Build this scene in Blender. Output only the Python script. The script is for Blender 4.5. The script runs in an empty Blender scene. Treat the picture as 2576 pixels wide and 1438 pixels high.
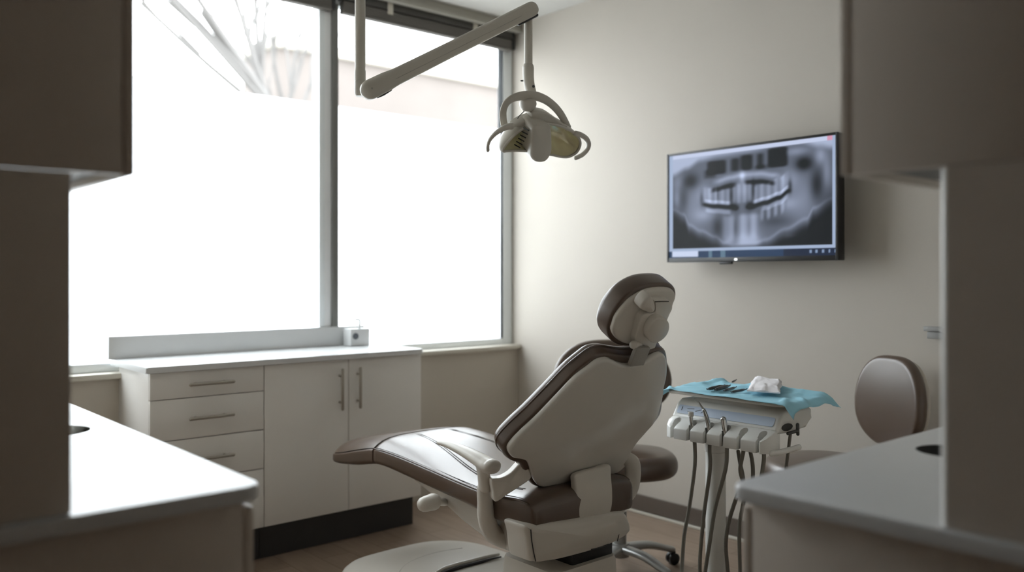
import bpy, bmesh, math, random
from mathutils import Vector, Matrix, noise

scene = bpy.context.scene
COL = scene.collection
V = Vector
random.seed(7)

# ------------------------------------------------------------------ camera frame (metres, camera above the origin)
EYE = V((0, 0, 1.32))
FPX, CXP, HOR = 2166.0, 1288.0, 690.0
FWD = V((0.655, 0.7555, 0)).normalized()
RGT = V((FWD.y, -FWD.x, 0))


def ray(px, py):
    return FWD + RGT * ((px - CXP) / FPX) + V((0, 0, 1)) * ((HOR - py) / FPX)


def at(px, py, X=None, Y=None, Z=None):
    """the point of the room that lies on the plane X=, Y= or Z= along the sight line of one photograph pixel"""
    r = ray(px, py)
    if X is not None:
        t = X / r.x
    elif Y is not None:
        t = Y / r.y
    else:
        t = (Z - EYE.z) / r.z
    return EYE + r * t


class Surf:
    """a gently curved surface: origin, two in-surface axes, outward normal; k bends it along the first axis"""

    def __init__(self, o, ea, eb, en, k=0.0, a0=0.0, kb=0.0, b0=0.0):
        self.o, self.ea, self.eb, self.en = V(o), V(ea).normalized(), V(eb).normalized(), V(en).normalized()
        self.k, self.a0, self.kb, self.b0 = k, a0, kb, b0

    def bend(self, a, b):
        return -self.k * (a - self.a0) ** 2 - self.kb * (b - self.b0) ** 2

    def __call__(self, a, b, h=0.0):
        return self.o + self.ea * a + self.eb * b + self.en * (h + self.bend(a, b))

    def ab(self, px, py, h=0.0):
        """surface coordinates of the nearest point on the sight line of a photograph pixel"""
        r, q = ray(px, py), EYE - self.o
        ra, rb, rn = r.dot(self.ea), r.dot(self.eb), r.dot(self.en)
        qa, qb, qn = q.dot(self.ea), q.dot(self.eb), q.dot(self.en) - h
        A = self.k * ra * ra + self.kb * rb * rb
        B = 2 * self.k * ra * (qa - self.a0) + 2 * self.kb * rb * (qb - self.b0) + rn
        C = self.k * (qa - self.a0) ** 2 + self.kb * (qb - self.b0) ** 2 + qn
        if abs(A) < 1e-9:
            t = -C / B
        else:
            D = math.sqrt(max(B * B - 4 * A * C, 0))
            t = min(x for x in ((-B - D) / (2 * A), (-B + D) / (2 * A)) if x > .5)
        return (qa + ra * t, qb + rb * t)

    def trace(self, pts, h=0.0):
        return [self.ab(x, y, h) for x, y in pts]


# ------------------------------------------------------------------ object bookkeeping
def tag(o, label=None, cat=None, group=None, kind=None):
    for k, v in (('label', label), ('category', cat), ('group', group), ('kind', kind)):
        if v:
            o[k] = v
    return o


def empty(name, loc, label, cat, group=None, rz=0.0):
    o = bpy.data.objects.new(name, None)
    o.location = loc
    o.rotation_euler = (0, 0, rz)
    o.empty_display_size = 0.1
    COL.objects.link(o)
    return tag(o, label, cat, group)


ROOT = {}


def obj(name, bm, mat, parent=None, smooth=40, local=False, origin=None):
    """links a bmesh as one mesh object; vertices are in room coordinates unless local"""
    bmesh.ops.remove_doubles(bm, verts=bm.verts, dist=1e-6)
    bmesh.ops.recalc_face_normals(bm, faces=bm.faces)
    off = V((0, 0, 0))
    if parent is not None:
        off = ROOT.get(parent.name, V(parent.location))
        ROOT[name] = off
    elif origin is not None:
        off = V(origin)
    if local:
        off = V((0, 0, 0))
    if off.length > 0:
        bmesh.ops.translate(bm, vec=-off, verts=bm.verts)
    me = bpy.data.meshes.new(name)
    bm.to_mesh(me)
    bm.free()
    if smooth:
        for p in me.polygons:
            p.use_smooth = True
        me.set_sharp_from_angle(angle=math.radians(smooth))
    me.materials.append(mat)
    o = bpy.data.objects.new(name, me)
    COL.objects.link(o)
    if parent is not None:
        o.parent = parent
        ROOT[o.name] = off
    elif origin is not None and not local:
        o.location = off
    return o


def struct(name, bm, mat, parent=None, smooth=0):
    o = obj(name, bm, mat, parent, smooth=smooth)
    if parent is None:
        o['kind'] = 'structure'
    return o


# ------------------------------------------------------------------ shape helpers
def join(*bms):
    out = bmesh.new()
    for b in bms:
        me = bpy.data.meshes.new('tmp')
        b.to_mesh(me)
        b.free()
        out.from_mesh(me)
        bpy.data.meshes.remove(me)
    return out


def box(x0, x1, y0, y1, z0, z1, bev=0.0, seg=2):
    bm = bmesh.new()
    bmesh.ops.create_cube(bm, size=1.0)
    for v in bm.verts:
        v.co = V((x0 + (v.co.x + .5) * (x1 - x0), y0 + (v.co.y + .5) * (y1 - y0), z0 + (v.co.z + .5) * (z1 - z0)))
    if bev > 0:
        bmesh.ops.bevel(bm, geom=list(bm.edges), offset=bev, segments=seg, profile=.5, affect='EDGES')
    return bm


def prism(loop, vec, bev=0.0, seg=3, only=None):
    """a closed loop of points swept along vec, all rims (or those 'only' accepts) rounded"""
    bm = bmesh.new()
    a = [bm.verts.new(p) for p in loop]
    b = [bm.verts.new(V(p) + V(vec)) for p in loop]
    fa = bm.faces.new(a)
    fb = bm.faces.new(list(reversed(b)))
    n = len(a)
    for i in range(n):
        bm.faces.new((a[i], b[i], b[(i + 1) % n], a[(i + 1) % n]))
    if bev > 0:
        ed = list(set(fa.edges) | set(fb.edges))
        if only:
            ed = [e for e in ed if only((e.verts[0].co + e.verts[1].co) / 2)]
        bmesh.ops.bevel(bm, geom=ed, offset=bev, segments=seg, profile=.5, affect='EDGES')
    bmesh.ops.triangulate(bm, faces=[f for f in bm.faces if len(f.verts) > 4])
    return bm


def rounded_rect(x0, x1, y0, y1, radii, n=6):
    """corner radii in the order x0y0, x1y0, x1y1, x0y1"""
    out = []
    cs = [(x0, y0, 1, 1, 180), (x1, y0, -1, 1, 270), (x1, y1, -1, -1, 0), (x0, y1, 1, -1, 90)]
    for (x, y, sx, sy, a0), r in zip(cs, radii):
        if r <= 0:
            out.append((x, y))
            continue
        for i in range(n + 1):
            a = math.radians(a0 + 90 * i / n)
            out.append((x + sx * r + r * math.cos(a), y + sy * r + r * math.sin(a)))
    return out


def spline(pts, n=6, closed=False):
    """Catmull-Rom through the points (tuples of any length)"""
    pts = [tuple(p) for p in pts]
    m = len(pts)
    out = []
    rng = range(m) if closed else range(m - 1)
    for i in rng:
        if closed:
            p0, p1, p2, p3 = pts[i - 1], pts[i], pts[(i + 1) % m], pts[(i + 2) % m]
        else:
            p0, p1, p2, p3 = pts[max(i - 1, 0)], pts[i], pts[i + 1], pts[min(i + 2, m - 1)]
        for j in range(n):
            t = j / n
            out.append(tuple(.5 * ((2 * b) + (-a + c) * t + (2 * a - 5 * b + 4 * c - d) * t * t + (-a + 3 * b - 3 * c + d) * t ** 3)
                             for a, b, c, d in zip(p0, p1, p2, p3)))
    if not closed:
        out.append(pts[-1])
    return out


def even(loop, n):
    """n points evenly spaced round a closed loop"""
    m = len(loop)
    L = [0.0]
    for i in range(m):
        a, b = loop[i], loop[(i + 1) % m]
        L.append(L[-1] + math.hypot(*(q - p for p, q in zip(a, b))))
    out, j = [], 0
    for i in range(n):
        t = L[-1] * i / n
        while L[j + 1] < t:
            j += 1
        u = (t - L[j]) / max(L[j + 1] - L[j], 1e-9)
        a, b = loop[j], loop[(j + 1) % m]
        out.append(tuple(p + (q - p) * u for p, q in zip(a, b)))
    return out


def pad(outline, rings, surf, dome=(0, 0), n=96, fill=(.86, .68, .48, .26)):
    """a cushion or moulded shell: an outline on a surface, rings of (inset, height) round its rim, domed caps"""
    loop = even(outline, n)
    area = sum(loop[i][0] * loop[(i + 1) % n][1] - loop[(i + 1) % n][0] * loop[i][1] for i in range(n))
    sg = 1 if area > 0 else -1
    nor = []
    for i in range(n):
        a, b = loop[i - 1], loop[(i + 1) % n]
        dx, dy = b[0] - a[0], b[1] - a[1]
        l = math.hypot(dx, dy) or 1
        nor.append((-dy / l * sg, dx / l * sg))
    ca = sum(p[0] for p in loop) / n
    cb = sum(p[1] for p in loop) / n
    bm = bmesh.new()

    def ring(ins, h, s=1.0, dh=0.0):
        vs = []
        for (a, b), (u, v) in zip(loop, nor):
            a, b = a + u * ins, b + v * ins
            vs.append(bm.verts.new(surf(ca + (a - ca) * s, cb + (b - cb) * s, h + dh)))
        return vs
    rows = []
    i0, h0 = rings[0]
    c0 = bm.verts.new(surf(ca, cb, h0 + dome[0]))
    for s in reversed(fill):
        rows.append(ring(i0, h0, s, dome[0] * (1 - s * s)))
    for ins, h in rings:
        rows.append(ring(ins, h))
    i1, h1 = rings[-1]
    for s in fill:
        rows.append(ring(i1, h1, s, dome[1] * (1 - s * s)))
    c1 = bm.verts.new(surf(ca, cb, h1 + dome[1]))
    for i in range(n):
        j = (i + 1) % n
        bm.faces.new((c0, rows[0][i], rows[0][j]))
        bm.faces.new((c1, rows[-1][j], rows[-1][i]))
        for r in range(len(rows) - 1):
            bm.faces.new((rows[r][i], rows[r + 1][i], rows[r + 1][j], rows[r][j]))
    return bm


def roll(t0, t1, r, k=5, top=0.0, ins0=0.0):
    """ring list of a rim from height t0 to t1 with rounded edges of radius r"""
    sg = 1 if t1 > t0 else -1
    out = []
    for i in range(k + 1):
        a = math.pi / 2 * i / k
        out.append((ins0 + r * (1 - math.sin(a)), t0 + sg * r * (1 - math.cos(a))))
    for i in range(k + 1):
        a = math.pi / 2 * i / k
        out.append((ins0 + r * (1 - math.cos(a)), t1 - sg * r * (1 - math.sin(a))))
    return out


def tube(path, rad, seg=14, n=6, smooth=True, caps=True, flat=None, up=None):
    """a round bar along a path; rad may vary; flat=(w,h) scales the section, with up giving its second axis"""
    P = [V(p) for p in (spline(path, n) if smooth and len(path) > 2 else path)]
    m = len(P)
    if not isinstance(rad, (list, tuple)):
        R = [rad] * m
    else:
        R = [rad[0]] * m if len(rad) == 1 else []
        if not R:
            for i in range(m):
                t = i / (m - 1) * (len(rad) - 1)
                j = min(int(t), len(rad) - 2)
                R.append(rad[j] + (rad[j + 1] - rad[j]) * (t - j))
    T = []
    for i in range(m):
        T.append((P[min(i + 1, m - 1)] - P[max(i - 1, 0)]).normalized())
    ref = V(up) if up is not None else (V((0, 0, 1)) if abs(T[0].z) < .9 else V((1, 0, 0)))
    nrm = (ref - T[0] * ref.dot(T[0])).normalized()
    bm = bmesh.new()
    rows = []
    fw, fh = flat or (1, 1)

    def rowat(p, t, nn, r):
        bn = t.cross(nn)
        return [bm.verts.new(p + (nn * (math.cos(2 * math.pi * k / seg) * fh) + bn * (math.sin(2 * math.pi * k / seg) * fw)) * r) for k in range(seg)]
    for i in range(m):
        if up is not None:
            nrm = (V(up) - T[i] * V(up).dot(T[i])).normalized()
        elif i:
            nrm = (nrm - T[i] * nrm.dot(T[i])).normalized()
        if i == 0 and caps:
            for q, s in ((-.95, .3), (-.7, .71), (-.38, .92)):
                rows.append(rowat(P[0] + T[0] * (q * R[0] * min(fh, fw)), T[0], nrm, R[0] * s))
        rows.append(rowat(P[i], T[i], nrm, R[i]))
        if i == m - 1 and caps:
            for q, s in ((.38, .92), (.7, .71), (.95, .3)):
                rows.append(rowat(P[-1] + T[-1] * (q * R[-1] * min(fh, fw)), T[-1], nrm, R[-1] * s))
    for r in range(len(rows) - 1):
        for k in range(seg):
            l = (k + 1) % seg
            bm.faces.new((rows[r][k], rows[r][l], rows[r + 1][l], rows[r + 1][k]))
    bm.faces.new(rows[0])
    bm.faces.new(list(reversed(rows[-1])))
    return bm


def lathe(profile, origin, axis=(0, 0, 1), seg=28):
    """profile: (radius, height) pairs turned about an axis through origin"""
    ax = V(axis).normalized()
    u = ax.orthogonal().normalized()
    w = ax.cross(u)
    bm = bmesh.new()
    rows = []
    for r, h in profile:
        if r <= 1e-6:
            rows.append([bm.verts.new(V(origin) + ax * h)])
        else:
            rows.append([bm.verts.new(V(origin) + ax * h + (u * math.cos(2 * math.pi * k / seg) + w * math.sin(2 * math.pi * k / seg)) * r) for k in range(seg)])
    for a, b in zip(rows, rows[1:]):
        for k in range(seg):
            l = (k + 1) % seg
            if len(a) == 1 and len(b) == 1:
                continue
            if len(a) == 1:
                bm.faces.new((a[0], b[k], b[l]))
            elif len(b) == 1:
                bm.faces.new((a[k], a[l], b[0]))
            else:
                bm.faces.new((a[k], a[l], b[l], b[k]))
    if len(rows[0]) > 1:
        bm.faces.new(rows[0])
    if len(rows[-1]) > 1:
        bm.faces.new(list(reversed(rows[-1])))
    return bm


def loft(sections):
    """closed sections of equal point count, capped"""
    bm = bmesh.new()
    rows = [[bm.verts.new(p) for p in s] for s in sections]
    n = len(rows[0])
    for a, b in zip(rows, rows[1:]):
        for k in range(n):
            l = (k + 1) % n
            bm.faces.new((a[k], a[l], b[l], b[k]))
    bm.faces.new(rows[0])
    bm.faces.new(list(reversed(rows[-1])))
    bmesh.ops.triangulate(bm, faces=[f for f in bm.faces if len(f.verts) > 4])
    return bm


# ------------------------------------------------------------------ materials
def lin(r, g, b):
    f = lambda c: (c / 255 / 12.92) if c / 255 <= .04045 else ((c / 255 + .055) / 1.055) ** 2.4
    return (f(r), f(g), f(b), 1)


def material(name, color, rough=.5, metal=0.0, bump=0.0, bscale=200.0, var=0.0, vscale=3.0, coat=0.0, spec=.5):
    m = bpy.data.materials.new(name)
    m.use_nodes = True
    nt = m.node_tree
    b = nt.nodes['Principled BSDF']
    b.inputs['Base Color'].default_value = color
    b.inputs['Roughness'].default_value = rough
    b.inputs['Metallic'].default_value = metal
    b.inputs['Coat Weight'].default_value = coat
    b.inputs['Coat Roughness'].default_value = .22
    b.inputs['Specular IOR Level'].default_value = spec
    tc = nt.nodes.new('ShaderNodeTexCoord')
    if var > 0:
        n = nt.nodes.new('ShaderNodeTexNoise')
        n.inputs['Scale'].default_value = vscale
        n.inputs['Detail'].default_value = 3
        nt.links.new(tc.outputs['Object'], n.inputs['Vector'])
        r = nt.nodes.new('ShaderNodeValToRGB')
        r.color_ramp.elements[0].position, r.color_ramp.elements[1].position = .3, .7
        r.color_ramp.elements[0].color = tuple(c * (1 - var) for c in color[:3]) + (1,)
        r.color_ramp.elements[1].color = tuple(min(1, c * (1 + var)) for c in color[:3]) + (1,)
        nt.links.new(n.outputs['Fac'], r.inputs['Fac'])
        nt.links.new(r.outputs['Color'], b.inputs['Base Color'])
    if bump > 0:
        n = nt.nodes.new('ShaderNodeTexNoise')
        n.inputs['Scale'].default_value = bscale
        n.inputs['Detail'].default_value = 4
        nt.links.new(tc.outputs['Object'], n.inputs['Vector'])
        bp = nt.nodes.new('ShaderNodeBump')
        bp.inputs['Strength'].default_value = bump
        bp.inputs['Distance'].default_value = .002
        nt.links.new(n.outputs['Fac'], bp.inputs['Height'])
        nt.links.new(bp.outputs['Normal'], b.inputs['Normal'])
    return m


M = {}
M['wall'] = material('wall_paint', (.52, .482, .43, 1), .75, bump=.15, bscale=160, var=.015, vscale=1.5)
M['beige_wall'] = material('beige_wall_paint', (.54, .495, .43, 1), .75, bump=.15, bscale=160)
M['ceiling'] = material('ceiling_paint', (.53, .52, .49, 1), .85, bump=.1, bscale=120)
M['dark_room'] = material('corridor_paint', (.48, .375, .29, 1), .8, bump=.1, bscale=120)
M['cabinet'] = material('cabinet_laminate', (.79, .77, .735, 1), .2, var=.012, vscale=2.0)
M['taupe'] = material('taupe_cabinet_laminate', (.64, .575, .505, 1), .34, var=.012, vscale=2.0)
M['edge'] = material('lit_edge_tone', (.86, .85, .82, 1), .3, var=.01)  # colour lightened to stand in for window light on the rounded panel edge
M['top'] = material('white_worktop', (.67, .68, .685, 1), .28, var=.01, vscale=4, spec=.42)
M['toe'] = material('toe_kick', (.028, .027, .025, 1), .5, var=.05)
M['welllid'] = material('grey_well_lid', (.34, .33, .31, 1), .4, var=.05)
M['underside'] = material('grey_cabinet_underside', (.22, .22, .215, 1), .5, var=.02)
M['steel'] = material('brushed_steel', (.42, .39, .34, 1), .32, metal=1, bump=.06, bscale=500)
M['chrome'] = material('chrome', (.62, .62, .60, 1), .16, metal=1, bump=.03, bscale=400)
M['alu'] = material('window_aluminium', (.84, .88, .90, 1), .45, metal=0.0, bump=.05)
M['alushade'] = material('shaded_mullion_profile', (.17, .17, .16, 1), .5, metal=0.0, bump=.05)  # frame aluminium darkened, shade painted into one mullion piece
M['litstrip'] = material('lit_mullion_strip', (.92, .93, .94, 1), .4, bump=.02)  # near-white colour paints in daylight on the middle mullion face
M['blind'] = material('blind_fabric', (.13, .12, .108, 1), .7, bump=.2, bscale=300)
M['blind_dark'] = material('blind_headrail', (.055, .052, .047, 1), .5, bump=.05)
M['trim'] = material('cream_trim', (.60, .57, .50, 1), .6, bump=.05)
M['plastic'] = material('cream_plastic', (.62, .585, .525, 1), .34, bump=.02, bscale=90, var=.01, vscale=5)
M['lampplastic'] = material('lamp_plastic', (.56, .535, .475, 1), .38, bump=.02, bscale=90)
M['gloss'] = material('glossy_cream_plastic', (.62, .60, .55, 1), .16, bump=.015, bscale=60)
M['leather'] = material('brown_upholstery', (.088, .056, .037, 1), .33, bump=.08, bscale=260, var=.05, vscale=6, spec=.8, coat=.15)
M['stitch'] = material('dark_seam_thread', (.035, .026, .02, 1), .6, bump=.1)
M['greymetal'] = material('grey_slider_metal', (.40, .385, .35, 1), .35, metal=.3, bump=.06)
M['black'] = material('black_plastic', (.012, .012, .013, 1), .4, bump=.03)
M['darkgrey'] = material('dark_grey_plastic', (.06, .062, .06, 1), .45, bump=.03)
M['base'] = material('baseboard_vinyl', (.115, .092, .075, 1), .5, var=.05)
M['hose'] = material('grey_hose_rubber', (.20, .19, .165, 1), .5, bump=.05)
M['panelblue'] = material('pale_blue_panel', (.55, .64, .78, 1), .3, var=.03)
M['unit'] = material('white_unit_plastic', (.84, .84, .81, 1), .22, bump=.015, bscale=60)
M['paper'] = material('blue_paper_cloth', (.32, .62, .75, 1), .8, bump=.12, bscale=180, var=.03, vscale=12)
M['gauze'] = material('white_gauze', (.80, .78, .80, 1), .85, bump=.25, bscale=220)
M['instrument'] = material('dark_instrument_steel', (.06, .065, .065, 1), .32, metal=.6, bump=.05)
M['mirror'] = material('dichroic_reflector', (.98, .87, .63, 1), .16, metal=.3, var=.16, vscale=9)
M['stoolmetal'] = material('grey_stool_metal', (.36, .36, .35, 1), .32, metal=.6, bump=.03)
M['bark'] = material('bare_bark', (.135, .13, .125, 1), .9, bump=.3, bscale=20)
M['brick'] = material('pale_facade', (.172, .152, .140, 1), .9, bump=.2, bscale=10, var=.06, vscale=.6)
M['facade_glass'] = material('facade_window_glass', (.11, .125, .145, 1), .2, var=.05)
M['ground'] = material('pale_ground', (.30, .30, .29, 1), .9, bump=.2, bscale=4, var=.05, vscale=.4)
M['leaf_grey'] = material('wall_bracket_grey', (.30, .30, .29, 1), .45, bump=.03)


def wood_floor():
    m = bpy.data.materials.new('wood_plank_floor')
    m.use_nodes = True
    nt = m.node_tree
    N, L = nt.nodes, nt.links
    b = N['Principled BSDF']
    b.inputs['Roughness'].default_value = .42
    tc = N.new('ShaderNodeTexCoord')
    mp = N.new('ShaderNodeMapping')
    mp.inputs['Rotation'].default_value[2] = math.radians(90)
    L.new(tc.outputs['Object'], mp.inputs['Vector'])
    br = N.new('ShaderNodeTexBrick')
    br.inputs['Scale'].default_value = 1.0
    br.inputs['Brick Width'].default_value = 1.2
    br.inputs['Row Height'].default_value = .15
    br.inputs['Mortar Size'].default_value = .0015
    br.inputs['Color1'].default_value = (.29, .222, .170, 1)
    br.inputs['Color2'].default_value = (.235, .178, .136, 1)
    br.inputs['Mortar'].default_value = (.10, .07, .05, 1)
    L.new(mp.outputs['Vector'], br.inputs['Vector'])
    m2 = N.new('ShaderNodeMapping')
    m2.inputs['Scale'].default_value = (14, 1.2, 1)
    L.new(tc.outputs['Object'], m2.inputs['Vector'])
    n = N.new('ShaderNodeTexNoise')
    n.inputs['Scale'].default_value = 3
    n.inputs['Detail'].default_value = 6
    L.new(m2.outputs['Vector'], n.inputs['Vector'])
    r = N.new('ShaderNodeValToRGB')
    r.color_ramp.elements[0].color = (.72, .70, .68, 1)
    r.color_ramp.elements[1].color = (1.25, 1.22, 1.2, 1)
    L.new(n.outputs['Fac'], r.inputs['Fac'])
    mx = N.new('ShaderNodeMix')
    mx.data_type = 'RGBA'
    mx.blend_type = 'MULTIPLY'
    mx.inputs[0].default_value = 1
    L.new(br.outputs['Color'], mx.inputs[6])
    L.new(r.outputs['Color'], mx.inputs[7])
    L.new(mx.outputs[2], b.inputs['Base Color'])
    return m


M['floor'] = wood_floor()


def glass(name, film):
    m = bpy.data.materials.new(name)
    m.use_nodes = True
    nt = m.node_tree
    N, L = nt.nodes, nt.links
    for n in list(N):
        if n.type != 'OUTPUT_MATERIAL':
            N.remove(n)
    out = [n for n in N if n.type == 'OUTPUT_MATERIAL'][0]
    tr = N.new('ShaderNodeBsdfTransparent')
    tr.inputs[0].default_value = (.97, .98, .98, 1)
    mix = N.new('ShaderNodeMixShader')
    if film:
        tl = N.new('ShaderNodeBsdfTranslucent')
        nz = N.new('ShaderNodeTexNoise')
        nz.inputs['Scale'].default_value = .8
        rp = N.new('ShaderNodeValToRGB')
        rp.color_ramp.elements[0].color = (.90, .93, .95, 1)
        rp.color_ramp.elements[1].color = (.96, .95, .95, 1)
        L.new(nz.outputs['Fac'], rp.inputs['Fac'])
        L.new(rp.outputs['Color'], tl.inputs[0])
        mix.inputs[0].default_value = .50
        L.new(tr.outputs[0], mix.inputs[1])
        L.new(tl.outputs[0], mix.inputs[2])
    else:
        gl = N.new('ShaderNodeBsdfGlossy')
        gl.inputs['Roughness'].default_value = .02
        mix.inputs[0].default_value = .05
        L.new(tr.outputs[0], mix.inputs[1])
        L.new(gl.outputs[0], mix.inputs[2])
    L.new(mix.outputs[0], out.inputs[0])
    return m


M['glass'] = glass('window_glass', False)
M['film'] = glass('frosted_film', True)

# ================================================================== THE SETTING
XW, YW, HC = 3.66, 4.16, 2.93          # screen wall, window wall, ceiling
struct('floor', box(-1.7, XW + .2, -1.7, YW + .2, -.08, 0), M['floor'])
struct('ceiling', box(-1.7, XW + .2, -1.7, YW + .2, HC, HC + .08), M['ceiling'])
# window wall: apron below the sill, lintel above, pier at the hidden end
OX0, OZ0, OZ1 = .30, .845, 2.87
struct('wall_window', join(box(-.20, XW, YW, YW + .2, 0, OZ0), box(-.20, XW, YW, YW + .2, OZ1, HC),
                           box(-.20, OX0, YW, YW + .2, OZ0, OZ1)), M['beige_wall'])
struct('wall_right', box(XW, XW + .2, -1.7, YW + .2, 0, HC), M['wall'])
struct('wall_left', box(-.2, .04, 1.56, YW - .001, 0, HC), M['wall'])
struct('wall_front', box(1.42, XW - .001, .08, .28, 0, HC), M['wall'])
struct('wall_corridor_left', box(-1.7, -1.5, -1.5, YW + .2, 0, HC), M['dark_room'])
struct('wall_corridor_rear', box(-1.7, XW, -1.7, -1.5, 0, HC), M['dark_room'])
struct('wall_corridor_end', box(-1.5, -.2, 1.56, 1.7, 0, HC), M['dark_room'])
# baseboard along the screen wall with its pale floor bead
struct('baseboard_right', join(box(XW - .012, XW - .001, .29, YW - .001, .016, .105, .003)), M['base'])
struct('trim_1', box(XW - .022, XW - .0125, .29, YW - .001, .001, .016, .003), M['trim'])
M['soffit'] = material('beige_soffit_trim', (.36, .345, .30, 1), .6, bump=.05)  # darker beige than the cream trim
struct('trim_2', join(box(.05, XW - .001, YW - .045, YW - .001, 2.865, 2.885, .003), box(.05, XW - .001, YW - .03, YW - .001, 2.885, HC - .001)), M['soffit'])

win = bpy.data.objects.new('window_1', None)
win.location = (2.0, 4.26, OZ0)
COL.objects.link(win)
win['kind'] = 'structure'
YF0, YF1 = 4.215, 4.275
X0, X1 = OX0 + .001, XW - .005
frame = join(box(X0, X0 + .07, YF0, YF1, .873, OZ1 - .001, .004), box(X1 - .075, X1, YF0, YF1, .873, OZ1 - .001, .004),
             box(X0 + .07, X1 - .075, YF0, YF1, .873, .912, .004), box(X0 + .07, X1 - .075, YF0, YF1, OZ1 - .07, OZ1 - .001, .004))
obj('window_frame', frame, M['alu'], win)
obj('mullion', box(2.262, 2.296, YF0 - .015, YF1, .912, OZ1 - .07, .003), M['alu'], win)
obj('mullion_strip', box(2.2965, 2.3355, YF0 - .010, YF1, .912, OZ1 - .07), M['litstrip'], win)
obj('mullion', box(2.336, 2.372, YF0 - .03, YF1, .912, OZ1 - .07, .003), M['alushade'], win)
FT = 2.255                                # top edge of the frosted film
for a, b in ((X0 + .07, 2.262), (2.372, X1 - .075)):
    obj('pane', box(a, b, 4.246, 4.252, .912, OZ1 - .07), M['glass'], win)
    obj('frosted_film', box(a, b, 4.2435, 4.2445, .912, FT), M['film'], win)
obj('window_sill', box(.05, XW - .003, YW - .035, YF0 + .06, OZ0 + .001, .872, .004), M['trim'], win)

# raised blinds, one per window half
for i, (a, b) in enumerate(((.42, 2.33), (2.38, 3.62))):
    bl = empty('window_blind', ((a + b) / 2, 4.17, 2.80), ('raised brown blind above the wide window half behind the upper cabinet',
               'raised brown blind above the narrow window half beside the screen wall')[i], 'blind', 'raised window blinds')
    obj('headrail', box(a, b, 4.162, 4.208, 2.825, 2.868, .003), M['blind_dark'], bl)
    slats = [box(a + .01, b - .01, 4.165, 4.205, 2.768 + .0085 * k, 2.775 + .0085 * k) for k in range(6)]
    obj('slat_stack', join(*slats), M['blind'], bl)
    obj('bottom_rail', box(a + .008, b - .008, 4.163, 4.207, 2.752, 2.7665, .003), M['blind'], bl)
    obj('end_bracket', box(b - .008, b + .012, 4.160, 4.2095, 2.76, 2.868, .002), M['black'], bl)
    for t in (.25, .75):
        x = a + (b - a) * t
        obj('bracket', box(x - .018, x + .018, 4.158, 4.1615, 2.80, 2.868, .001), M['trim'], bl)

# ================================================================== OUTSIDE
def branch(p, d, L, r, depth, out):
    q = p + d * L
    mid = p + d * (L * .5) + V((random.uniform(-1, 1), random.uniform(-1, 1), 0)) * L * .05
    out.append(tube([p, mid, q], [r, r * .82, r * .68], seg=7, n=3))
    if depth == 0:
        return
    for _ in range(random.choice((2, 3))):
        nd = (d + V((random.uniform(-.7, .7), random.uniform(-.5, .5), random.uniform(-.05, .5)))).normalized()
        branch(p + d * (L * random.uniform(.6, 1)), nd, L * random.uniform(.55, .75), r * .55, depth - 1, out)


def bare_tree(foot, lean, H, r, seed, label):
    random.seed(seed)
    t = empty('bare_tree', foot, label, 'tree', 'bare trees outside the window')
    p, q = V(foot), V(foot) + V(lean) * H
    obj('trunk', tube([p, (p + q) / 2 + V((.05, 0, 0)), q], [r, r * .85, r * .7], seg=10), M['bark'], t)
    out = []
    for k in range(5):
        d = (V(lean) + V((random.uniform(-.5, .5), random.uniform(-.3, .3), random.uniform(-.2, .3)))).normalized()
        branch(p + (q - p) * random.uniform(.55, 1), d, H * .35, r * .45, 2, out)
    obj('branches', join(*out), M['bark'], t)


GZ = -.55
struct('ground_outside', box(-30, 60, YW + 1.0, 70, GZ - .1, GZ), M['ground'])
bpy.data.objects['ground_outside']['kind'] = 'structure'
fo = at(620, 290, Y=13)
bare_tree((fo.x + 4.0, 13, GZ), (-.62, 0, .78), 7.5, .115, 3, 'leaning bare tree seen through the wide window half, furthest from the mullion')
fo = at(655, 290, Y=17)
bare_tree((fo.x + .75, 17, GZ), (-.13, 0, 1), 6.0, .15, 5, 'upright bare tree seen through the window beside the leaning tree')
fo = at(700, 290, Y=22)
bare_tree((fo.x, 22, GZ), (.04, 0, 1), 6.2, .15, 8, 'slim bare tree seen through the window nearest the mullion')
bld = empty('street_building', (12, 27, GZ), 'pale brick building across the street seen through the clear glass', 'building')
bx0, bx1 = at(690, 150, Y=27).x, at(1290, 150, Y=27).x + 6
bh = at(760, 130, Y=27).z
obj('facade', box(bx0, bx1, 27, 29.5, GZ, bh), M['brick'], bld)
obj('roof_edge', box(bx0 - .2, bx1 + .2, 26.8, 29.7, bh, bh + .35, .05), M['trim'], bld)
k = 0
x = bx0 + 1.0
while x < bx1 - 2:
    for z in (4.9, 7.4):
        if z + 1.6 < bh:
            w = obj('window', box(x, x + 1.3, 26.93, 27.05, z, z + 1.6), M['trim'], bld)
            obj('pane', box(x + .1, x + 1.2, 26.9, 26.928, z + .1, z + 1.5), M['facade_glass'], w)
    x += 2.6

# ================================================================== CABINETS UNDER THE WINDOW
def bar_handle(p, q, out, mat, parent, r=.0055):
    """bar pull from p to q standing off along out"""
    p, q, out = V(p), V(q), V(out)
    d = (q - p).normalized()
    bms = [tube([p + out * .03, q + out * .03], r, smooth=False, caps=True)]
    L = (q - p).length
    for t in (.16, .84):
        c = p + d * (L * t)
        bms.append(tube([c + out * .0005, c + out * .03], r * .8, smooth=False, caps=False))
    return obj('handle', join(*bms), mat, parent)


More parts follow.
